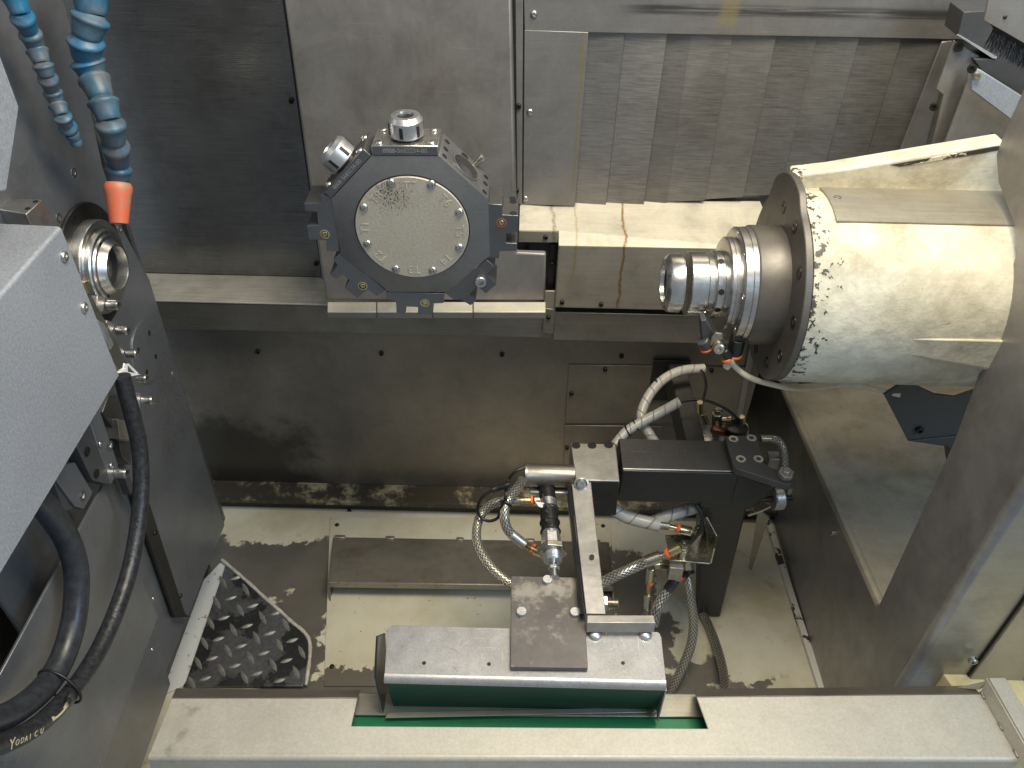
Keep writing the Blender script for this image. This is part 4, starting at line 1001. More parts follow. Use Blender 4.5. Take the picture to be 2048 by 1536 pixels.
# ================================================================== PARTS CATCHER
ZA = .47
arm = thing('swing_loader', 'black painted swing loader of square tube on a tapering leg', 'loader', PZ(0, 1418, 1237))
ta = [PZ(ZA, *p) for p in ((1237, 882), (1462, 880), (1480, 946), (1244, 942))]
YAf = PZ(ZA, 1300, 946).y
zbt = PY(YAf, 1300, 1008).z
obj('arm_tube', MB().prism([V(ta[0].x, YAf+.083, ZA), V(ta[1].x, YAf+.083, ZA), V(ta[2].x, YAf+.003, ZA), V(ta[3].x, YAf+.003, ZA)], V(0, 0, zbt-ZA)), 'black_paint', arm, .0035, 3)
obj('arm_top', MB().prism([V(ta[0].x+.0015, YAf+.080, ZA+.0015), V(ta[1].x, YAf+.080, ZA+.0015), V(ta[2].x, YAf+.010, ZA+.0015), V(ta[3].x+.0015, YAf+.010, ZA+.0015)], V(0, 0, -.0025)), 'black_tex', arm, .0006)
obj('arm_edge', MB().prism([V(ta[3].x+.002, YAf+.0095, ZA+.0012), V(ta[2].x, YAf+.0095, ZA+.0012), V(ta[2].x, YAf+.003, ZA-.003), V(ta[3].x+.002, YAf+.003, ZA-.003)], V(0, .001, -.002)), 'steel_worn', arm, .0008)
obj('arm_end', MB().prism([PY(YAf+.004, *p) for p in ((1462, 950), (1482, 952), (1546, 972), (1536, 994), (1498, 1020), (1398, 1014), (1398, 975))], V(0, .07, 0)), 'black_paint', arm, .003)
# leg: tapers towards the floor
l0 = [PY(YAf+.01, *p) for p in ((1402, 1006), (1497, 1006))]; l1 = [PZ(.002, 1396, 1234), PZ(.002, 1441, 1234)]
leg = loft('leg', [[l0[0]+V(0, 0, .03), l0[1]+V(0, 0, .03), l0[1]+V(0, .06, .03), l0[0]+V(0, .06, .03)], [l0[0], l0[1], l0[1]+V(0, .06, 0), l0[0]+V(0, .06, 0)], [l1[0], l1[1], l1[1]+V(0, .035, 0), l1[0]+V(0, .035, 0)]], 'black_paint', arm, .004)
# rear beam to the wall
zr = .44
rb = [PZ(zr, *p) for p in ((1343, 757), (1377, 752), (1412, 890), (1366, 890))]
obj('rear_beam', MB().prism([V(rb[0].x, 1.286, zr), V(rb[1].x, 1.286, zr), V(rb[1].x+.004, YAf+.09, zr), V(rb[0].x+.004, YAf+.09, zr)], V(0, 0, -.06)), 'black_tex', arm, .003, 3)
obj('beam_flange', MB().box((rb[0].x-.03, 1.281, zr-.10), (rb[1].x+.01, 1.2855, zr+.008)), 'black_paint', arm, .001)
# pivot plate with four screws and hex nut
zp2 = ZA+.016
pp = [(1449, 872), (1514, 869), (1528, 925), (1540, 934), (1588, 962), (1592, 967), (1572, 969), (1474, 938), (1466, 932)]
piv = obj('pivot_plate', MB().prism([PZ(zp2, *p) for p in pp], V(0, 0, -.014)), 'bracket_black', arm, .0012)
for p in ((1467, 878), (1503, 876), (1482, 918), (1517, 918)): bolt(piv, PZ(zp2, *p), (0, 0, 1), .0085, 'flat', 'bolt_steel')
nb_ = PZ(zp2, 1570, 952)
obj('hex_nut', MB().ngon(nb_, V(0, 0, 1), .0135, .010, 6, .3), 'steel_worn', piv, .001)
obj('stud', MB().cyl(nb_+V(0, 0, .009), nb_+V(0, 0, .015), .007, 20, .001), 'steel_worn', piv)
rc = PZ(.40, 1556, 998)
obj('roller', MB().lathe(rc+V(-.010, 0, 0), V(1, .15, 0), [(0, .006), (0, .018), (.002, .0205), (.016, .0205), (.018, .018), (.018, .006)], 40), 'zinc', arm)
obj('roller_pin', MB().cyl(rc+V(-.035, -.004, 0), rc+V(.025, .004, 0), .0055, 16), 'black_steel', arm)
obj('roller_stop', MB().obox(rc+V(.018, .01, .012), V(.004, 0, 0), V(0, .006, 0), V(0, 0, .014)), 'steel_worn', arm, .001)
# clamp block with three counterbored screws
ck = thing('clamp_block', 'worn bright steel clamp block between the round motor and the black arm', 'clamp', PZ(.38, 1190, 980))
ba = [PZ(ZA+.004, *p) for p in ((1141, 886), (1232, 882), (1240, 958), (1152, 960))]
YB0, YB1 = ba[3].y, ba[0].y
cb = obj('block', MB().prism([V(ba[0].x, YB1, ZA+.004), V(ba[1].x-.001, YB1, ZA+.004), V(ba[2].x-.001, YB0, ZA+.004), V(ba[3].x, YB0, ZA+.004)], V(0, 0, -.077)), 'steel_worn', ck, .0012)
for p in ((1152, 891), (1184, 891), (1217, 890)):
    q = PZ(ZA+.0042, *p); bolt(cb, q, (0, 0, 1), .0078, 'hole', 'dark_hole', 'counterbore'); bolt(cb, q+V(0, 0, -.0005), (0, 0, 1), .0045, 'flat', 'bolt_black')
obj('front_plate', MB().prism([PY(YB0-.0015, *p) for p in ((1153, 964), (1238, 964), (1232, 1030), (1160, 1030))], V(0, .001, 0)), 'black_steel', ck, .0003)
# round motor
mo = thing('round_actuator', 'round steel actuator cylinder sticking out left of the clamp block', 'actuator', PZ(.42, 1096, 950))
zc = ZA-.014; rm = .0205
mc = V(0, (YB0+YB1)/2-.018, zc)
xa_, xb_ = PY(mc.y-.018, 1049, 945).x, ba[3].x-.001
obj('barrel', MB().lathe(V(xa_, mc.y, mc.z), NX, [(0, 0), (0, rm-.002), (.0015, rm), (.006, rm), (.007, rm-.0006), (xb_-xa_, rm-.0006)], 48), 'actuator_steel', mo)
obj('mount_bar', MB().box((xa_+.009, mc.y-.022, mc.z-.026), (xb_, mc.y+.012, mc.z-.0195)), 'steel_worn', mo, .003)
# long link bar and angle bracket
lk = thing('link_bar', 'long flat steel bar leading from clamp block down to the tray', 'bar', PZ(.43, 1190, 1240))
za1, za2 = ZA-.012, .455
b1 = [PY(YB0-.004, 1143, 968), PY(YB0-.004, 1182, 964)]
ZT = .42
b2 = [PZ(ZT+.030, 1172, 1228), PZ(ZT+.030, 1212, 1228)]
q = [b1[0], b1[1], b2[1], b2[0]]
obj('bar', MB().prism(q, V(0, .008, -.012)), 'steel_worn', lk, .0012)
obj('bar_side', MB().prism([q[0]+V(-.0015, 0, 0), q[0]+V(-.0075, .001, -.002), q[3]+V(-.0075, .001, -.002), q[3]+V(-.0015, 0, 0)], V(0, .012, -.02)), 'black_steel', lk, .0006)
pt = b1[0].lerp(b1[1], .5)+V(0, -.001, .001)
ps = MB().lathe(pt+V(0, -.002, 0), V(0, -.75, .65), [(0, .0125), (.003, .0125), (.0035, .0098), (.006, .0095), (.0085, .007), (.0085, .003), (.006, .003), (.006, 0)], 32)
obj('pivot_screw', ps, 'satin_steel', lk)
bolt(lk, b1[1].lerp(b2[1], .60)+V(-.012, -.001, .001), V(0, -.5, .8), .0040, 'hole', 'dark_hole', 'screw_hole')
obj('angle_bracket', MB().prism([PZ(ZT+.030, *p) for p in ((1174, 1230), (1308, 1230), (1311, 1246), (1174, 1246))], V(0, 0, -.006)), 'steel_worn', lk, .001)
an = [PZ(ZT+.029, 1174, 1247), PZ(ZT+.029, 1311, 1247)]
obj('angle_bracket', MB().prism([an[0], an[1], an[1]+V(0, -.002, -.020), an[0]+V(0, -.002, -.020)], V(0, .005, 0)), 'steel_worn', lk, .001)
nc = PZ(ZT+.012, 1205, 1206)
obj('hex_nut', MB().ngon(nc+V(-.006, 0, 0), NX, .0125, .013, 6, .5), 'zinc', lk, .0008)
tb_ = MB(); pr_ = []
for k in range(9): pr_ += [(.007+k*.002, .0075), (.008+k*.002, .0066)]
obj('threaded_stud', MB().lathe(nc, NX, pr_, 24), 'nickel', lk)

# tray
tr = thing('catcher_tray', 'scratched steel catcher tray with shaded green front in the sill cut-out', 'tray', PZ(.33, 1050, 1420))
t4 = [PZ(ZT, *p) for p in ((776, 1250), (1322, 1268), (1330, 1346), (769, 1346))]
yb_, yf_ = t4[0].y, t4[3].y
xl, xr = t4[3].x, t4[2].x
xl0, xr0 = t4[0].x, t4[1].x
RF = .010
obj('top_sheet', MB().prism([V(xl0+.006, yb_, ZT), V(xr0-.004, yb_, ZT), V(xr0, yb_-.008, ZT), V(xr, yf_, ZT), V(xl, yf_, ZT), V(xl0, yb_-.008, ZT)], V(0, 0, -.002)), 'sheet_tray', tr, .0005)
rf = MB(); vs = []; fs = []
for k in range(9):
    a = math.radians(90-90*k/8)
    for x in (xl, xr):
        vs.append(V(x, yf_-RF*math.cos(a), ZT-.0003-RF+RF*math.sin(a)))
for k in range(8): fs.append((2*k, 2*k+1, 2*k+3, 2*k+2))
obj('rounded_fold', rf.add(vs, fs), 'sheet_tray', tr)
yg = yf_-RF
gb = PY(yg, 1050, 1418).z
gq = [PY(yg+.018, *p) for p in ((1317, 1419), (789, 1420))]
obj('front_face', MB().prism([V(xl+.004, yg-.0002, ZT-RF), V(xr-.001, yg-.0002, ZT-RF)]+gq, V(0, .002, 0)), 'green_shaded', tr)
gb = gq[0].z
obj('bottom_lip', MB().prism([PZ(gb, 775, 1424), PZ(gb, 1318, 1414), PZ(gb, 1320, 1424), PZ(gb, 770, 1436)], V(0, 0, -.002)), 'sheet_block', tr, .0006)
obj('side_cheek', MB().prism([V(xr-.001, yg, ZT-.010), V(xr-.001, yb_, ZT-.004), V(xr-.001, yb_, ZT-.06), V(xr-.001, yg, gb)], V(.002, 0, 0)), 'sheet_tray', tr)
obj('side_cheek', MB().prism([PX(xl-.012, *p) for p in ((752, 1272), (767, 1266), (770, 1345), (788, 1420), (766, 1437), (748, 1356))], V(.003, 0, 0)), 'black_steel', tr, .0008)
obj('cheek_edge', MB().prism([PX(xl-.013, *p) for p in ((752, 1272), (757, 1270), (752, 1355), (768, 1432), (764, 1436), (747, 1356))], V(.002, 0, 0)), 'steel_worn', tr, .0005)
for p in ((848, 1326), (978, 1328), (1246, 1326)): bolt(tr, PZ(ZT+.0003, *p), (0, 0, 1), .0028, 'hole', 'black_steel', 'screw_hole')
for p in ((1190, 1266), (1290, 1266)): bolt(tr, PZ(ZT, *p)+V(0, -.004, 0), (0, 0, 1), .010, 'rivet', 'zinc', 'screw_head')
random.seed(11)
for k in range(26):
    c = PZ(ZT+.0003, random.choice([random.uniform(790, 1005), random.uniform(1200, 1320)]), random.uniform(1275, 1338)); a = random.uniform(0, 3.1); L = random.uniform(.002, .011)
    if k == 3: c = PZ(ZT+.0003, 985, 1300); a = .15; L = .014
    if k == 4: c = PZ(ZT+.0003, 1300, 1305); a = -.95; L = .022
    obj('scratch', MB().obox(c, V(math.cos(a), math.sin(a), 0)*L, V(-math.sin(a), math.cos(a), 0)*.00035, V(0, 0, .00008)), 'zinc', tr)
# dark bolted plate on top of the tray
dp = thing('bolted_plate', 'dark stained steel plate with three hex bolts on the tray', 'plate', PZ(ZT, 1098, 1250))
zq = ZT+.010
dq = [PZ(zq, *p) for p in ((1022, 1152), (1165, 1155), (1176, 1336), (1021, 1334))]
obj('plate', MB().prism(dq, V(0, 0, -.0085)), 'plate_dark', dp, .0008)
for p in ((1095, 1162), (1043, 1226), (1150, 1227)): bolt(dp, PZ(zq, *p), (0, 0, 1), .0085, 'hex', 'zinc')

# green cover and beige sheet inside the cut-out
gs = thing('green_cover', 'bright green painted strip showing in the sill cut-out', 'cover', PZ(.32, 1060, 1445))
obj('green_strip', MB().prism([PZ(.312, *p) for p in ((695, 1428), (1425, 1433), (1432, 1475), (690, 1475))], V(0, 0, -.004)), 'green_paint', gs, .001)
obj('inner_sheet', MB().prism([PZ(.318, *p) for p in ((712, 1386), (1400, 1388), (1416, 1434), (700, 1430))], V(0, 0, -.003)), 'sheet_block', gs, .001)
obj('inner_skirt', MB().prism([PZ(.317, 712, 1386), PZ(.317, 1400, 1388), PZ(.317, 1400, 1388)+V(0, .003, -.08), PZ(.317, 712, 1386)+V(0, .003, -.08)], V(0, -.002, 0)), 'sheet_lower', gs)

# ---- pneumatic cylinder standing behind the dark plate
cyl = thing('air_cylinder', 'small upright air cylinder strapped with black ties above the dark plate', 'air cylinder', PZ(.43, 1107, 1150))
yc0, yc1 = YB0+.005, .80
c0 = PY(mc.y-.006, 1093, 970); c1 = PZ(ZT+.014, 1109, 1156)
ax = (c1-c0); LN = ax.length; axn = ax.normalized()
def at(py):
    # point on the cylinder axis at a given photo row
    lo, hi = 0., 1.2
    for _ in range(40):
        md = (lo+hi)/2; P = c0+ax*md; d = P-CAM; r_ = 768-F*(d.dot(UP))/(d.dot(FW))
        lo, hi = (md, hi) if r_ < py else (lo, md)
    return c0+ax*lo
def seg(name, ya, yb2, r, mat, n=32, c=.0006): return obj(name, MB().cyl(at(ya), at(yb2), r, n, c), mat, cyl)
seg('head_cap', 972, 1004, .0140, 'black_steel'); seg('collar', 1003, 1022, .0150, 'zinc'); seg('barrel', 1020, 1062, .0148, 'black_steel'); seg('barrel_end', 1060, 1074, .0145, 'zinc')
obj('hex_body', MB().ngon(at(1070), axn, .0160, (at(1096)-at(1070)).length, 6, .2), 'zinc', cyl, .0008)
obj('hex_nut', MB().ngon(at(1096), axn, .0245, (at(1110)-at(1096)).length*.8, 6, .1), 'nickel', cyl, .0012)
pr_ = []; LL = (at(1124)-at(1106)).length
for k in range(7): pr_ += [(LL*k/7, .0142), (LL*(k+.5)/7, .0132)]
obj('threaded_end', MB().lathe(at(1106), axn, pr_+[(LL, .012), (LL, 0)], 32), 'zinc', cyl)
seg('rod', 1122, 1144, .0056, 'bright_steel', 20); obj('rod_nut', MB().ngon(at(1134), axn, .0092, .006, 6, .4), 'zinc', cyl, .0005); seg('rod_eye', 1142, 1156, .0075, 'satin_steel', 20)
vc = (CAM-at(1045)).normalized()
for ya in (1020, 1046, 1064):
    c = at(ya); e1 = axn.orthogonal().normalized(); e2 = axn.cross(e1)
    tube('tie_strap', [c+(e1*math.cos(2*math.pi*k/20)+e2*math.sin(2*math.pi*k/20))*.0155 for k in range(21)], .0016, 'plastic_black', cyl, n=8, sub=2)
for p, s in (((1100, 1022), .004), ((1106, 1052), .0055), ((1098, 1040), .004), ((1110, 1046), .003)):
    c = at(p[1])+vc*.0165; obj('tie_head', MB().obox(c+RT*((p[0]-1104)*.0006), RT*s, axn*.0035, vc*.003), 'plastic_black', cyl, .0008)
tube('tie_tail', [at(1018)+vc*.0165, at(1004)+vc*.022-RT*.004, at(990)+vc*.027-RT*.008], .0014, 'plastic_black', cyl, n=8)
c = at(1026)+vc*.0155; obj('sensor', MB().obox(c+RT*.003, RT*.0035, axn*.010, vc*.003), 'plastic_black', cyl, .0008)
obj('white_tag', MB().prism([at(1003)+vc*.012-RT*.022, at(1006)+vc*.016-RT*.006, at(1016)+vc*.016-RT*.010, at(1014)+vc*.012-RT*.016], vc*.0015), 'plastic_white', cyl, .0005)

# ---- hoses and fittings (each hose: body, crimp sleeve, ring)
def depth_pt(p, Y): return PY(Y, *p)
def hose(label, pts, r, mat='braid', group='braided steel hoses', name='braided_hose', cat='hose', ends=(), n=16):
    w_ = [PY(y, a_, b_) for a_, b_, y in pts]
    t = thing(name, label, cat, min(w_, key=lambda q: q.z), group)
    tube('hose_body', w_, r, mat, t, n=n)
    for (p, q, rr, m_, nm) in ends:
        a_, b_ = PY(p[2], p[0], p[1]), PY(q[2], q[0], q[1])
        obj(nm, MB().cyl(a_, b_, rr, 20, rr*.12), m_, t)
    return t
yC = at(1000).y; yD = at(1105).y
hose('braided hose looping left of the air cylinder and down behind the dark plate',
     [(1012, 1001, yC), (985, 1008, yC-.005), (962, 1030, yC-.02), (953, 1064, yC-.05), (958, 1097, yC-.08), (980, 1132, yC-.11), (1008, 1158, yC-.13), (1030, 1172, yC-.14)], .0078,
     ends=[((1010, 1001, yC), (1040, 1001, yC), .0080, 'nickel', 'crimp_sleeve'), ((1040, 1001, yC), (1064, 1001, yC), .0058, 'brass', 'fitting'), ((1061, 1001, yC), (1066, 1001, yC), .0080, 'orange_ring', 'fitting_ring'), ((1066, 1001, yC), (1090, 1001, yC+.004), .0075, 'nickel', 'fitting_body')])
hose('short braided hose from under the round actuator to the big hex nut',
     [(1046, 958, yC), (1036, 974, yC-.005), (1020, 994, yC-.015), (1011, 1013, yC-.03), (1009, 1035, yC-.045), (1014, 1056, yC-.055), (1026, 1072, yC-.06)], .0080,
     ends=[((1023, 1068, yC-.06), (1050, 1090, yC-.07), .0082, 'zinc', 'crimp_sleeve'), ((1049, 1089, yC-.07), (1066, 1099, yC-.072), .0056, 'brass', 'fitting'), ((1063, 1096, yC-.072), (1069, 1100, yC-.073), .0088, 'orange_ring', 'fitting_ring'), ((1069, 1100, yC-.073), (1090, 1108, yD+.012), .0082, 'brass', 'fitting_body')])
obj_tie = thing('cable_tie', 'black cable tie around the two braided hoses left of the air cylinder', 'cable tie', PY(yC-.02, 1012, 1008))
c = PY(yC-.028, 1012, 1008); td = (PY(yC-.03, 1011, 1013)-PY(yC-.015, 1020, 994)).normalized(); e1 = td.orthogonal().normalized(); e2 = td.cross(e1)
tube('tie_strap', [c+(e1*math.cos(2*math.pi*k/20)+e2*math.sin(2*math.pi*k/20))*.0092 for k in range(21)], .0019, 'plastic_black', obj_tie, n=8, sub=2)
hose('thick braided hose running from behind the link bar up to the angle fitting',
     [(1170, 1186, .84), (1200, 1168, .86), (1235, 1150, .885), (1270, 1134, .90), (1296, 1122, .905)], .0098,
     ends=[((1290, 1124, .905), (1322, 1112, .91), .0108, 'nickel', 'crimp_sleeve'), ((1320, 1113, .91), (1338, 1106, .912), .0058, 'nickel', 'fitting'), ((1332, 1108, .912), (1339, 1105, .912), .0092, 'orange_ring', 'fitting_ring'), ((1339, 1105, .912), (1362, 1094, .915), .0085, 'brass', 'fitting_body')])
hose('braided hose in clear spiral wrap under the black arm',
     [(1226, 1018, .97), (1250, 1032, .965), (1275, 1040, .96), (1300, 1046, .955), (1318, 1050, .953)], .0120, 'spiral', 'spiral wrapped hoses', 'wrapped_hose',
     ends=[((1316, 1049, .953), (1338, 1052, .952), .0078, 'nickel', 'crimp_sleeve'), ((1336, 1052, .952), (1354, 1056, .951), .0045, 'brass', 'fitting'), ((1352, 1055, .951), (1357, 1057, .951), .0082, 'orange_ring', 'fitting_ring'), ((1357, 1057, .951), (1382, 1063, .95), .0085, 'brass', 'fitting_body')])
hose('clear spiral wrap sleeve running up under the black arm to the right',
     [(1300, 1046, .962), (1330, 1034, .966), (1360, 1024, .975), (1400, 1012, .985)], .0115, 'spiral', 'spiral wrapped hoses', 'wrapped_hose')
hose('short braided hose pointing straight down behind the angle bracket',
     [(1296, 1216, .90), (1294, 1232, .895), (1290, 1250, .885)], .0078,
     ends=[((1297, 1188, .915), (1296, 1218, .90), .0085, 'nickel', 'crimp_sleeve'), ((1299, 1168, .918), (1297, 1190, .915), .0048, 'brass', 'fitting'), ((1299, 1162, .919), (1299, 1167, .918), .0085, 'orange_ring', 'fitting_ring'), ((1302, 1134, .92), (1299, 1162, .919), .0082, 'nickel', 'fitting_body')])
hose('short doubled braided hose slanting down to the angle bracket from the valve',
     [(1336, 1178, .915), (1322, 1200, .90), (1312, 1222, .885), (1306, 1250, .87)], .0105,
     ends=[((1350, 1160, .92), (1332, 1184, .912), .0100, 'bracket_black', 'crimp_sleeve'), ((1358, 1154, .922), (1349, 1162, .92), .006, 'brass', 'fitting'), ((1362, 1150, .923), (1357, 1156, .922), .0090, 'orange_ring', 'fitting_ring')])
hose('long braided hose falling from the valve in front of the black leg',
     [(1374, 1150, .925), (1380, 1190, .90), (1387, 1240, .88), (1382, 1290, .855), (1362, 1340, .83), (1338, 1388, .81), (1325, 1410, .80)], .0088)
hose('braided hose leaving the foot of the black leg towards the sill',
     [(a_, b_, PZ(z_, a_, b_).y) for a_, b_, z_ in ((1405, 1226, .012), (1420, 1256, .014), (1436, 1300, .025), (1447, 1345, .045), (1452, 1395, .07))], .0088)
# angle bracket with valves
vb = thing('valve_bracket', 'bent nickel bracket carrying small valve fittings beside the black leg', 'bracket', PZ(.25, 1370, 1130))
yv = .935
f1_ = [PY(yv, *p) for p in ((1345, 1122), (1418, 1127), (1408, 1068), (1340, 1075))]
obj('flat_plate', MB().prism([PZ(.285, *p) for p in ((1342, 1120), (1420, 1127), (1406, 1066), (1330, 1070))], V(0, 0, -.003)), 'nickel', vb, .0006)
up_ = [PZ(.285, 1420, 1127), PZ(.285, 1406, 1066)]
obj('upright_plate', MB().prism([up_[0], up_[1], PY(up_[1].y, 1400, 1012), PY((up_[0].y+up_[1].y)/2, 1432, 1072), PY(up_[0].y, 1427, 1098)], V(.003, 0, 0)), 'nickel', vb, .0006)
for p in ((1419, 1054), (1414, 1084)): bolt(vb, PX(up_[0].x-.0005, *p), (-1, 0, 0), .0052, 'hole', 'dark_hole', 'screw_hole')
vv = PZ(.285, 1362, 1112)
for (p, h_) in (((1364, 1112), .036), ((1392, 1082), .036)):
    q = PZ(.285, *p)
    obj('valve_body', MB().lathe(q, V(0, 0, 1), [(0, .0085), (h_*.55, .0085), (h_*.58, .0066), (h_*.66, .0066), (h_*.68, .0095), (h_*.78, .0095), (h_*.8, .007), (h_*.9, .007), (h_*.92, .0085), (h_, .0080), (h_, .0035), (h_*.93, .003), (h_*.93, 0)], 26), 'nickel', vb)
hx = PZ(.262, 1352, 1140)
obj('manifold', MB().prism([PZ(.275, *p) for p in ((1340, 1136), (1368, 1138), (1366, 1126), (1338, 1124))], V(0, 0, -.035)), 'steel_worn', vb, .001)
obj('hex_union', MB().ngon(PY(.93, 1318, 1130), V(1, .1, -.1), .0105, .018, 6, .2), 'brass', vb, .0008)
obj('hex_union', MB().ngon(PY(.925, 1374, 1140), V(.5, -.8, -.3), .0115, .012, 6, .2), 'black_steel', vb, .0008)
obj('valve_stem', MB().cyl(PY(.93, 1374, 1118), PY(.925, 1378, 1146), .0105, 24, .001), 'nickel', vb)
obj('tee_body', MB().cyl(PY(.93, 1298, 1132), PY(.93, 1322, 1130), .0075, 20, .001), 'nickel', vb)
# back fittings behind the arm
bf = thing('rear_fittings', 'brass and nickel air fittings on the swivel unit behind the black arm', 'fitting', PZ(.40, 1440, 865))
def bz(p, Y): return PY(Y, *p)
obj('swivel_body', MB().lathe(bz((1432, 905), 1.09), V(0, 0, 1), [(0, .045), (.03, .045), (.036, .04), (.04, .03), (.04, 0)], 36), 'zinc', bf)
obj('swivel_cap', MB().lathe(bz((1470, 868), 1.08), V(0, 0, 1), [(0, .02), (.018, .02), (.02, .016), (.02, 0)], 30), 'black_steel', bf)
obj('rusty_lug', MB().obox(bz((1438, 862), 1.085), V(.014, 0, -.004), V(0, .006, 0), V(.002, 0, .006)), 'copper_ring', bf, .002)
obj('valve_body', MB().cyl(bz((1434, 862), 1.10), bz((1435, 826), 1.10), .0095, 24, .001), 'nickel', bf)
obj('valve_top', MB().ngon(bz((1435, 828), 1.10), V(0, 0, 1), .0075, .012, 6), 'nickel', bf, .0006)
obj('side_port', MB().cyl(bz((1440, 840), 1.10), bz((1462, 838), 1.10), .006, 20, .0006), 'brass', bf)
obj('port_ring', MB().cyl(bz((1452, 839), 1.10), bz((1456, 839), 1.10), .0078, 20, .0006), 'copper_ring', bf)
for a_, b_ in (((1400, 824), (1400, 804)), ((1485, 862), (1484, 833)), ((1404, 826), (1413, 846))): obj('brass_plug', MB().cyl(bz(a_, 1.09), bz(b_, 1.09), .0058, 18, .0008), 'brass', bf)
obj('plug_collar', MB().cyl(bz((1486, 868), 1.09), bz((1485, 852), 1.09), .0105, 24, .001), 'nickel', bf)
obj('side_port', MB().cyl(bz((1520, 877), 1.03), bz((1545, 877), 1.035), .0068, 20, .0008), 'nickel', bf)
obj('end_block', MB().obox(bz((1545, 920), 1.02), V(.010, 0, 0), V(0, .01, 0), V(0, 0, .012)), 'steel_worn', bf, .001)
hose('small braided hose curling down behind the pivot plate', [(1540, 877, 1.035), (1556, 882, 1.03), (1566, 900, 1.02), (1568, 922, 1.01), (1567, 945, 1.0)], .0075)
tag(tube('bent_pipe', [PY(1.0, *p) for p in ((1496, 1030), (1520, 1022), (1540, 1012), (1552, 1000))], .003, 'nickel'), 'thin bent pipe leading to the roller below the pivot plate', 'pipe')
# wrapped cables at the back
hose('clear spiral wrapped cable arching up from the arm to the wall cover',
     [(1312, 888, 1.06), (1300, 870, 1.08), (1285, 845, 1.10), (1284, 822, 1.12), (1300, 788, 1.15), (1328, 758, 1.18), (1365, 741, 1.20), (1408, 737, 1.21)], .0092, 'spiral', 'spiral wrapped hoses', 'wrapped_hose')
hose('clear spiral wrapped cable crossing behind the arching one',
     [(1230, 890, 1.05), (1252, 864, 1.07), (1280, 846, 1.085), (1320, 825, 1.10), (1360, 803, 1.11)], .0092, 'spiral', 'spiral wrapped hoses', 'wrapped_hose')
def wire(label, pts, r=.0026): return tag(tube('cable', [PY(y, a_, b_) for a_, b_, y in pts], r, 'plastic_black', n=10), label, 'cable', 'thin black cables')
wire('thin black cable dropping from the open end of the arching wrap', [(1400, 737, 1.208), (1408, 750, 1.18), (1412, 772, 1.14), (1408, 792, 1.11), (1404, 806, 1.092)])
wire('thin black cable bowing from the crossing wrap to the right fitting', [(1352, 806, 1.11), (1380, 800, 1.11), (1412, 801, 1.105), (1445, 814, 1.10), (1468, 830, 1.095), (1480, 846, 1.09)])
wire('thin black cable looping left of the braided hoses', [(1012, 972, yC-.02), (985, 980, yC-.02), (964, 995, yC-.025), (955, 1018, yC-.03), (962, 1035, yC-.035), (978, 1042, yC-.04), (995, 1036, yC-.04), (1002, 1018, yC-.035), (1008, 1000, yC-.03)])
wire('thin black cable from the end of the round actuator to the hose tie', [(1050, 934, mc.y-.012), (1030, 944, mc.y-.02), (1016, 962, mc.y-.025), (1012, 985, yC-.02), (1012, 1005, yC-.03)])
wire('black cable curving from the arm underside to the valve', [(1392, 1010, .955), (1404, 1030, .945), (1402, 1055, .935), (1388, 1078, .925), (1372, 1090, .92)], .0036)
cp_ = tag(obj('cable_plug', MB().cyl(PY(yC-.02, 984, 980), PY(yC-.012, 1020, 968), .0050, 20, .001), 'plastic_black', None), 'small black cable plug above the looping cable', 'plug')
for (x_, y_, d_, lb) in ((1272, 850, 1.083, 'black cable tie at the crossing of the spiral wraps'), (1256, 862, 1.072, 'black cable tie on the lower left spiral wrap'), (1317, 766, 1.172, 'black cable tie on the upper arching spiral wrap')):
    t = thing('cable_tie', lb, 'cable tie', PY(d_, x_, y_)); c = PY(d_, x_, y_); td = V(.75, .1, .45 if x_ < 1300 else .6).normalized(); e1 = td.orthogonal().normalized(); e2 = td.cross(e1)
    tube('tie_strap', [c+(e1*math.cos(2*math.pi*k/20)+e2*math.sin(2*math.pi*k/20))*.0098 for k in range(21)], .0018, 'plastic_black', t, n=8, sub=2)

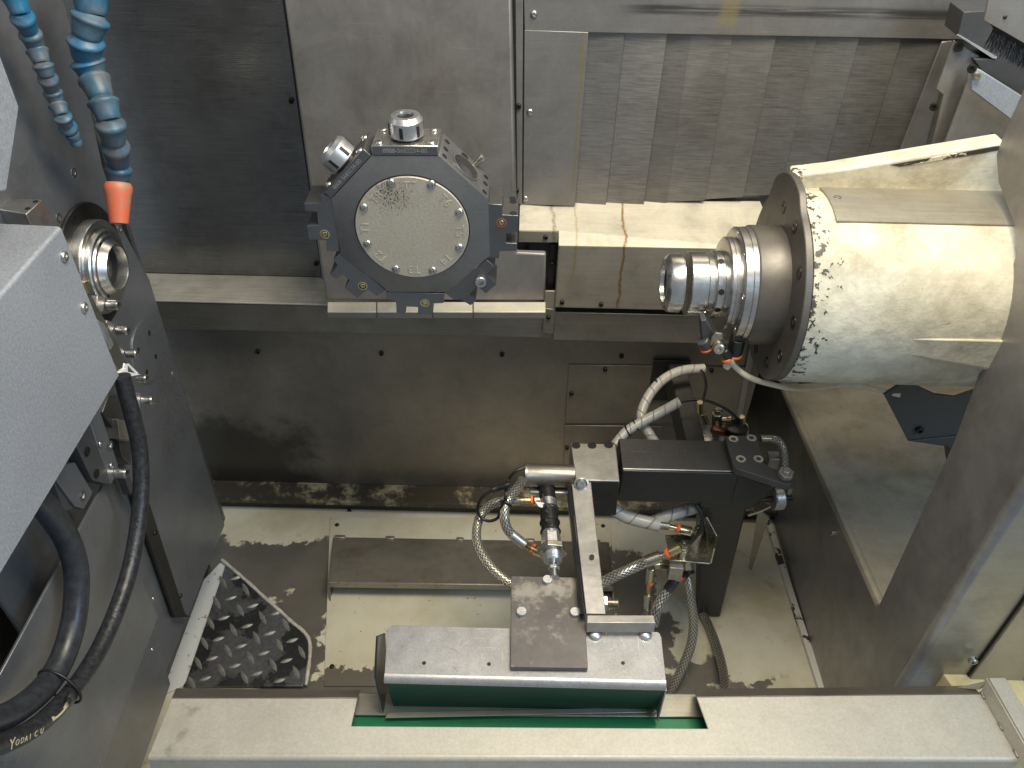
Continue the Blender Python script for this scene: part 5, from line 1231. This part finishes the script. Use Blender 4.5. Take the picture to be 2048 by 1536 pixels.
# ================================================================== TOP RIGHT COVERS
tcv = thing('telescopic_cover', 'stepped grey sheet covers above the cream spindle housing', 'cover', V(.72, 1.15, 1.0))
Yk = 1.22
obj('cover_sheet', MB().prism([PY(Yk, *p) for p in ((1908, 80), (1960, 112), (1947, 150), (1890, 300), (1880, 330), (1845, 330), (1865, 290), (1886, 190), (1872, 178), (1905, 88))], V(0, .004, 0)), 'sheet_side', tcv, .001)
obj('cover_sheet', MB().prism([PY(1.20, *p) for p in ((1937, 140), (1990, 170), (2030, 235), (2000, 300), (1870, 320), (1888, 290), (1935, 160))], V(0, .004, 0)), 'sheet_side', tcv, .001)
obj('cover_flange', MB().prism([PY(1.17, *p) for p in ((1945, 135), (1962, 140), (2080, 215), (2080, 270), (2022, 240), (1942, 180))], V(0, .004, 0)), 'galvanised', tcv, .0015)
obj('dark_rib', MB().prism([PY(1.21, *p) for p in ((1928, 24), (2000, 20), (2080, 60), (2080, 210), (1962, 140), (1948, 118), (1996, 118), (1915, 72))], V(0, .05, 0)), 'bracket_black', tcv, .001)
obj('bright_edge', MB().prism([PY(1.208, *p) for p in ((1913, 70), (1918, 69), (1995, 114), (1993, 118), (1985, 117))], V(0, .002, 0)), 'zinc', tcv, .0004)
obj('slot', MB().prism([PY(1.198, *p) for p in ((1985, 266), (2003, 278), (1998, 284), (1978, 288))], V(0, .001, 0)), 'dark_hole', tcv)
for p, Y in (((1918, 94), 1.22), ((1868, 213), 1.22), ((1944, 137), 1.17)): bolt(tcv, PY(Y, *p), V(-.5, -1, .2), .0062, 'cap', 'bolt_black')
bolt(tcv, PY(1.17, 1955, 152), V(-.5, -1, .2), .0045, 'cap', 'brass', h=1.6)
gl = thing('brush_cover', 'slanting grey sheet with black brush strip at the top right corner', 'cover', PY(1.05, 2010, 60))
obj('sheet', MB().prism([PY(1.05, *p) for p in ((1985, -40), (1968, 40), (2080, 105), (2080, -40))], V(0, .004, 0)), 'sheet_side', gl, .001)
bolt(gl, PY(1.05, 2010, 34), NY, .0025, 'rivet', 'bolt_black')
hold = MB().prism([PY(1.056, *p) for p in ((1985, 48), (2080, 103), (2080, 112), (1990, 60))], V(0, .008, 0)); obj('brush_holder', hold, 'black_steel', gl)
random.seed(5)
bh = MB()
for k in range(260):
    t_ = random.random(); a_ = PY(1.058+random.uniform(0, .008), 1988+92*t_, 54+54*t_); b_ = a_+V(random.uniform(-.006, .006), random.uniform(-.004, .004), -.018-random.uniform(0, .008)); s_ = V(.0004, 0, 0)
    bh.add([a_-s_, a_+s_, b_+s_, b_-s_], [(0, 1, 2, 3)])
bo = obj('bristles', bh, 'brush_hair', gl); bo['kind'] = 'stuff'
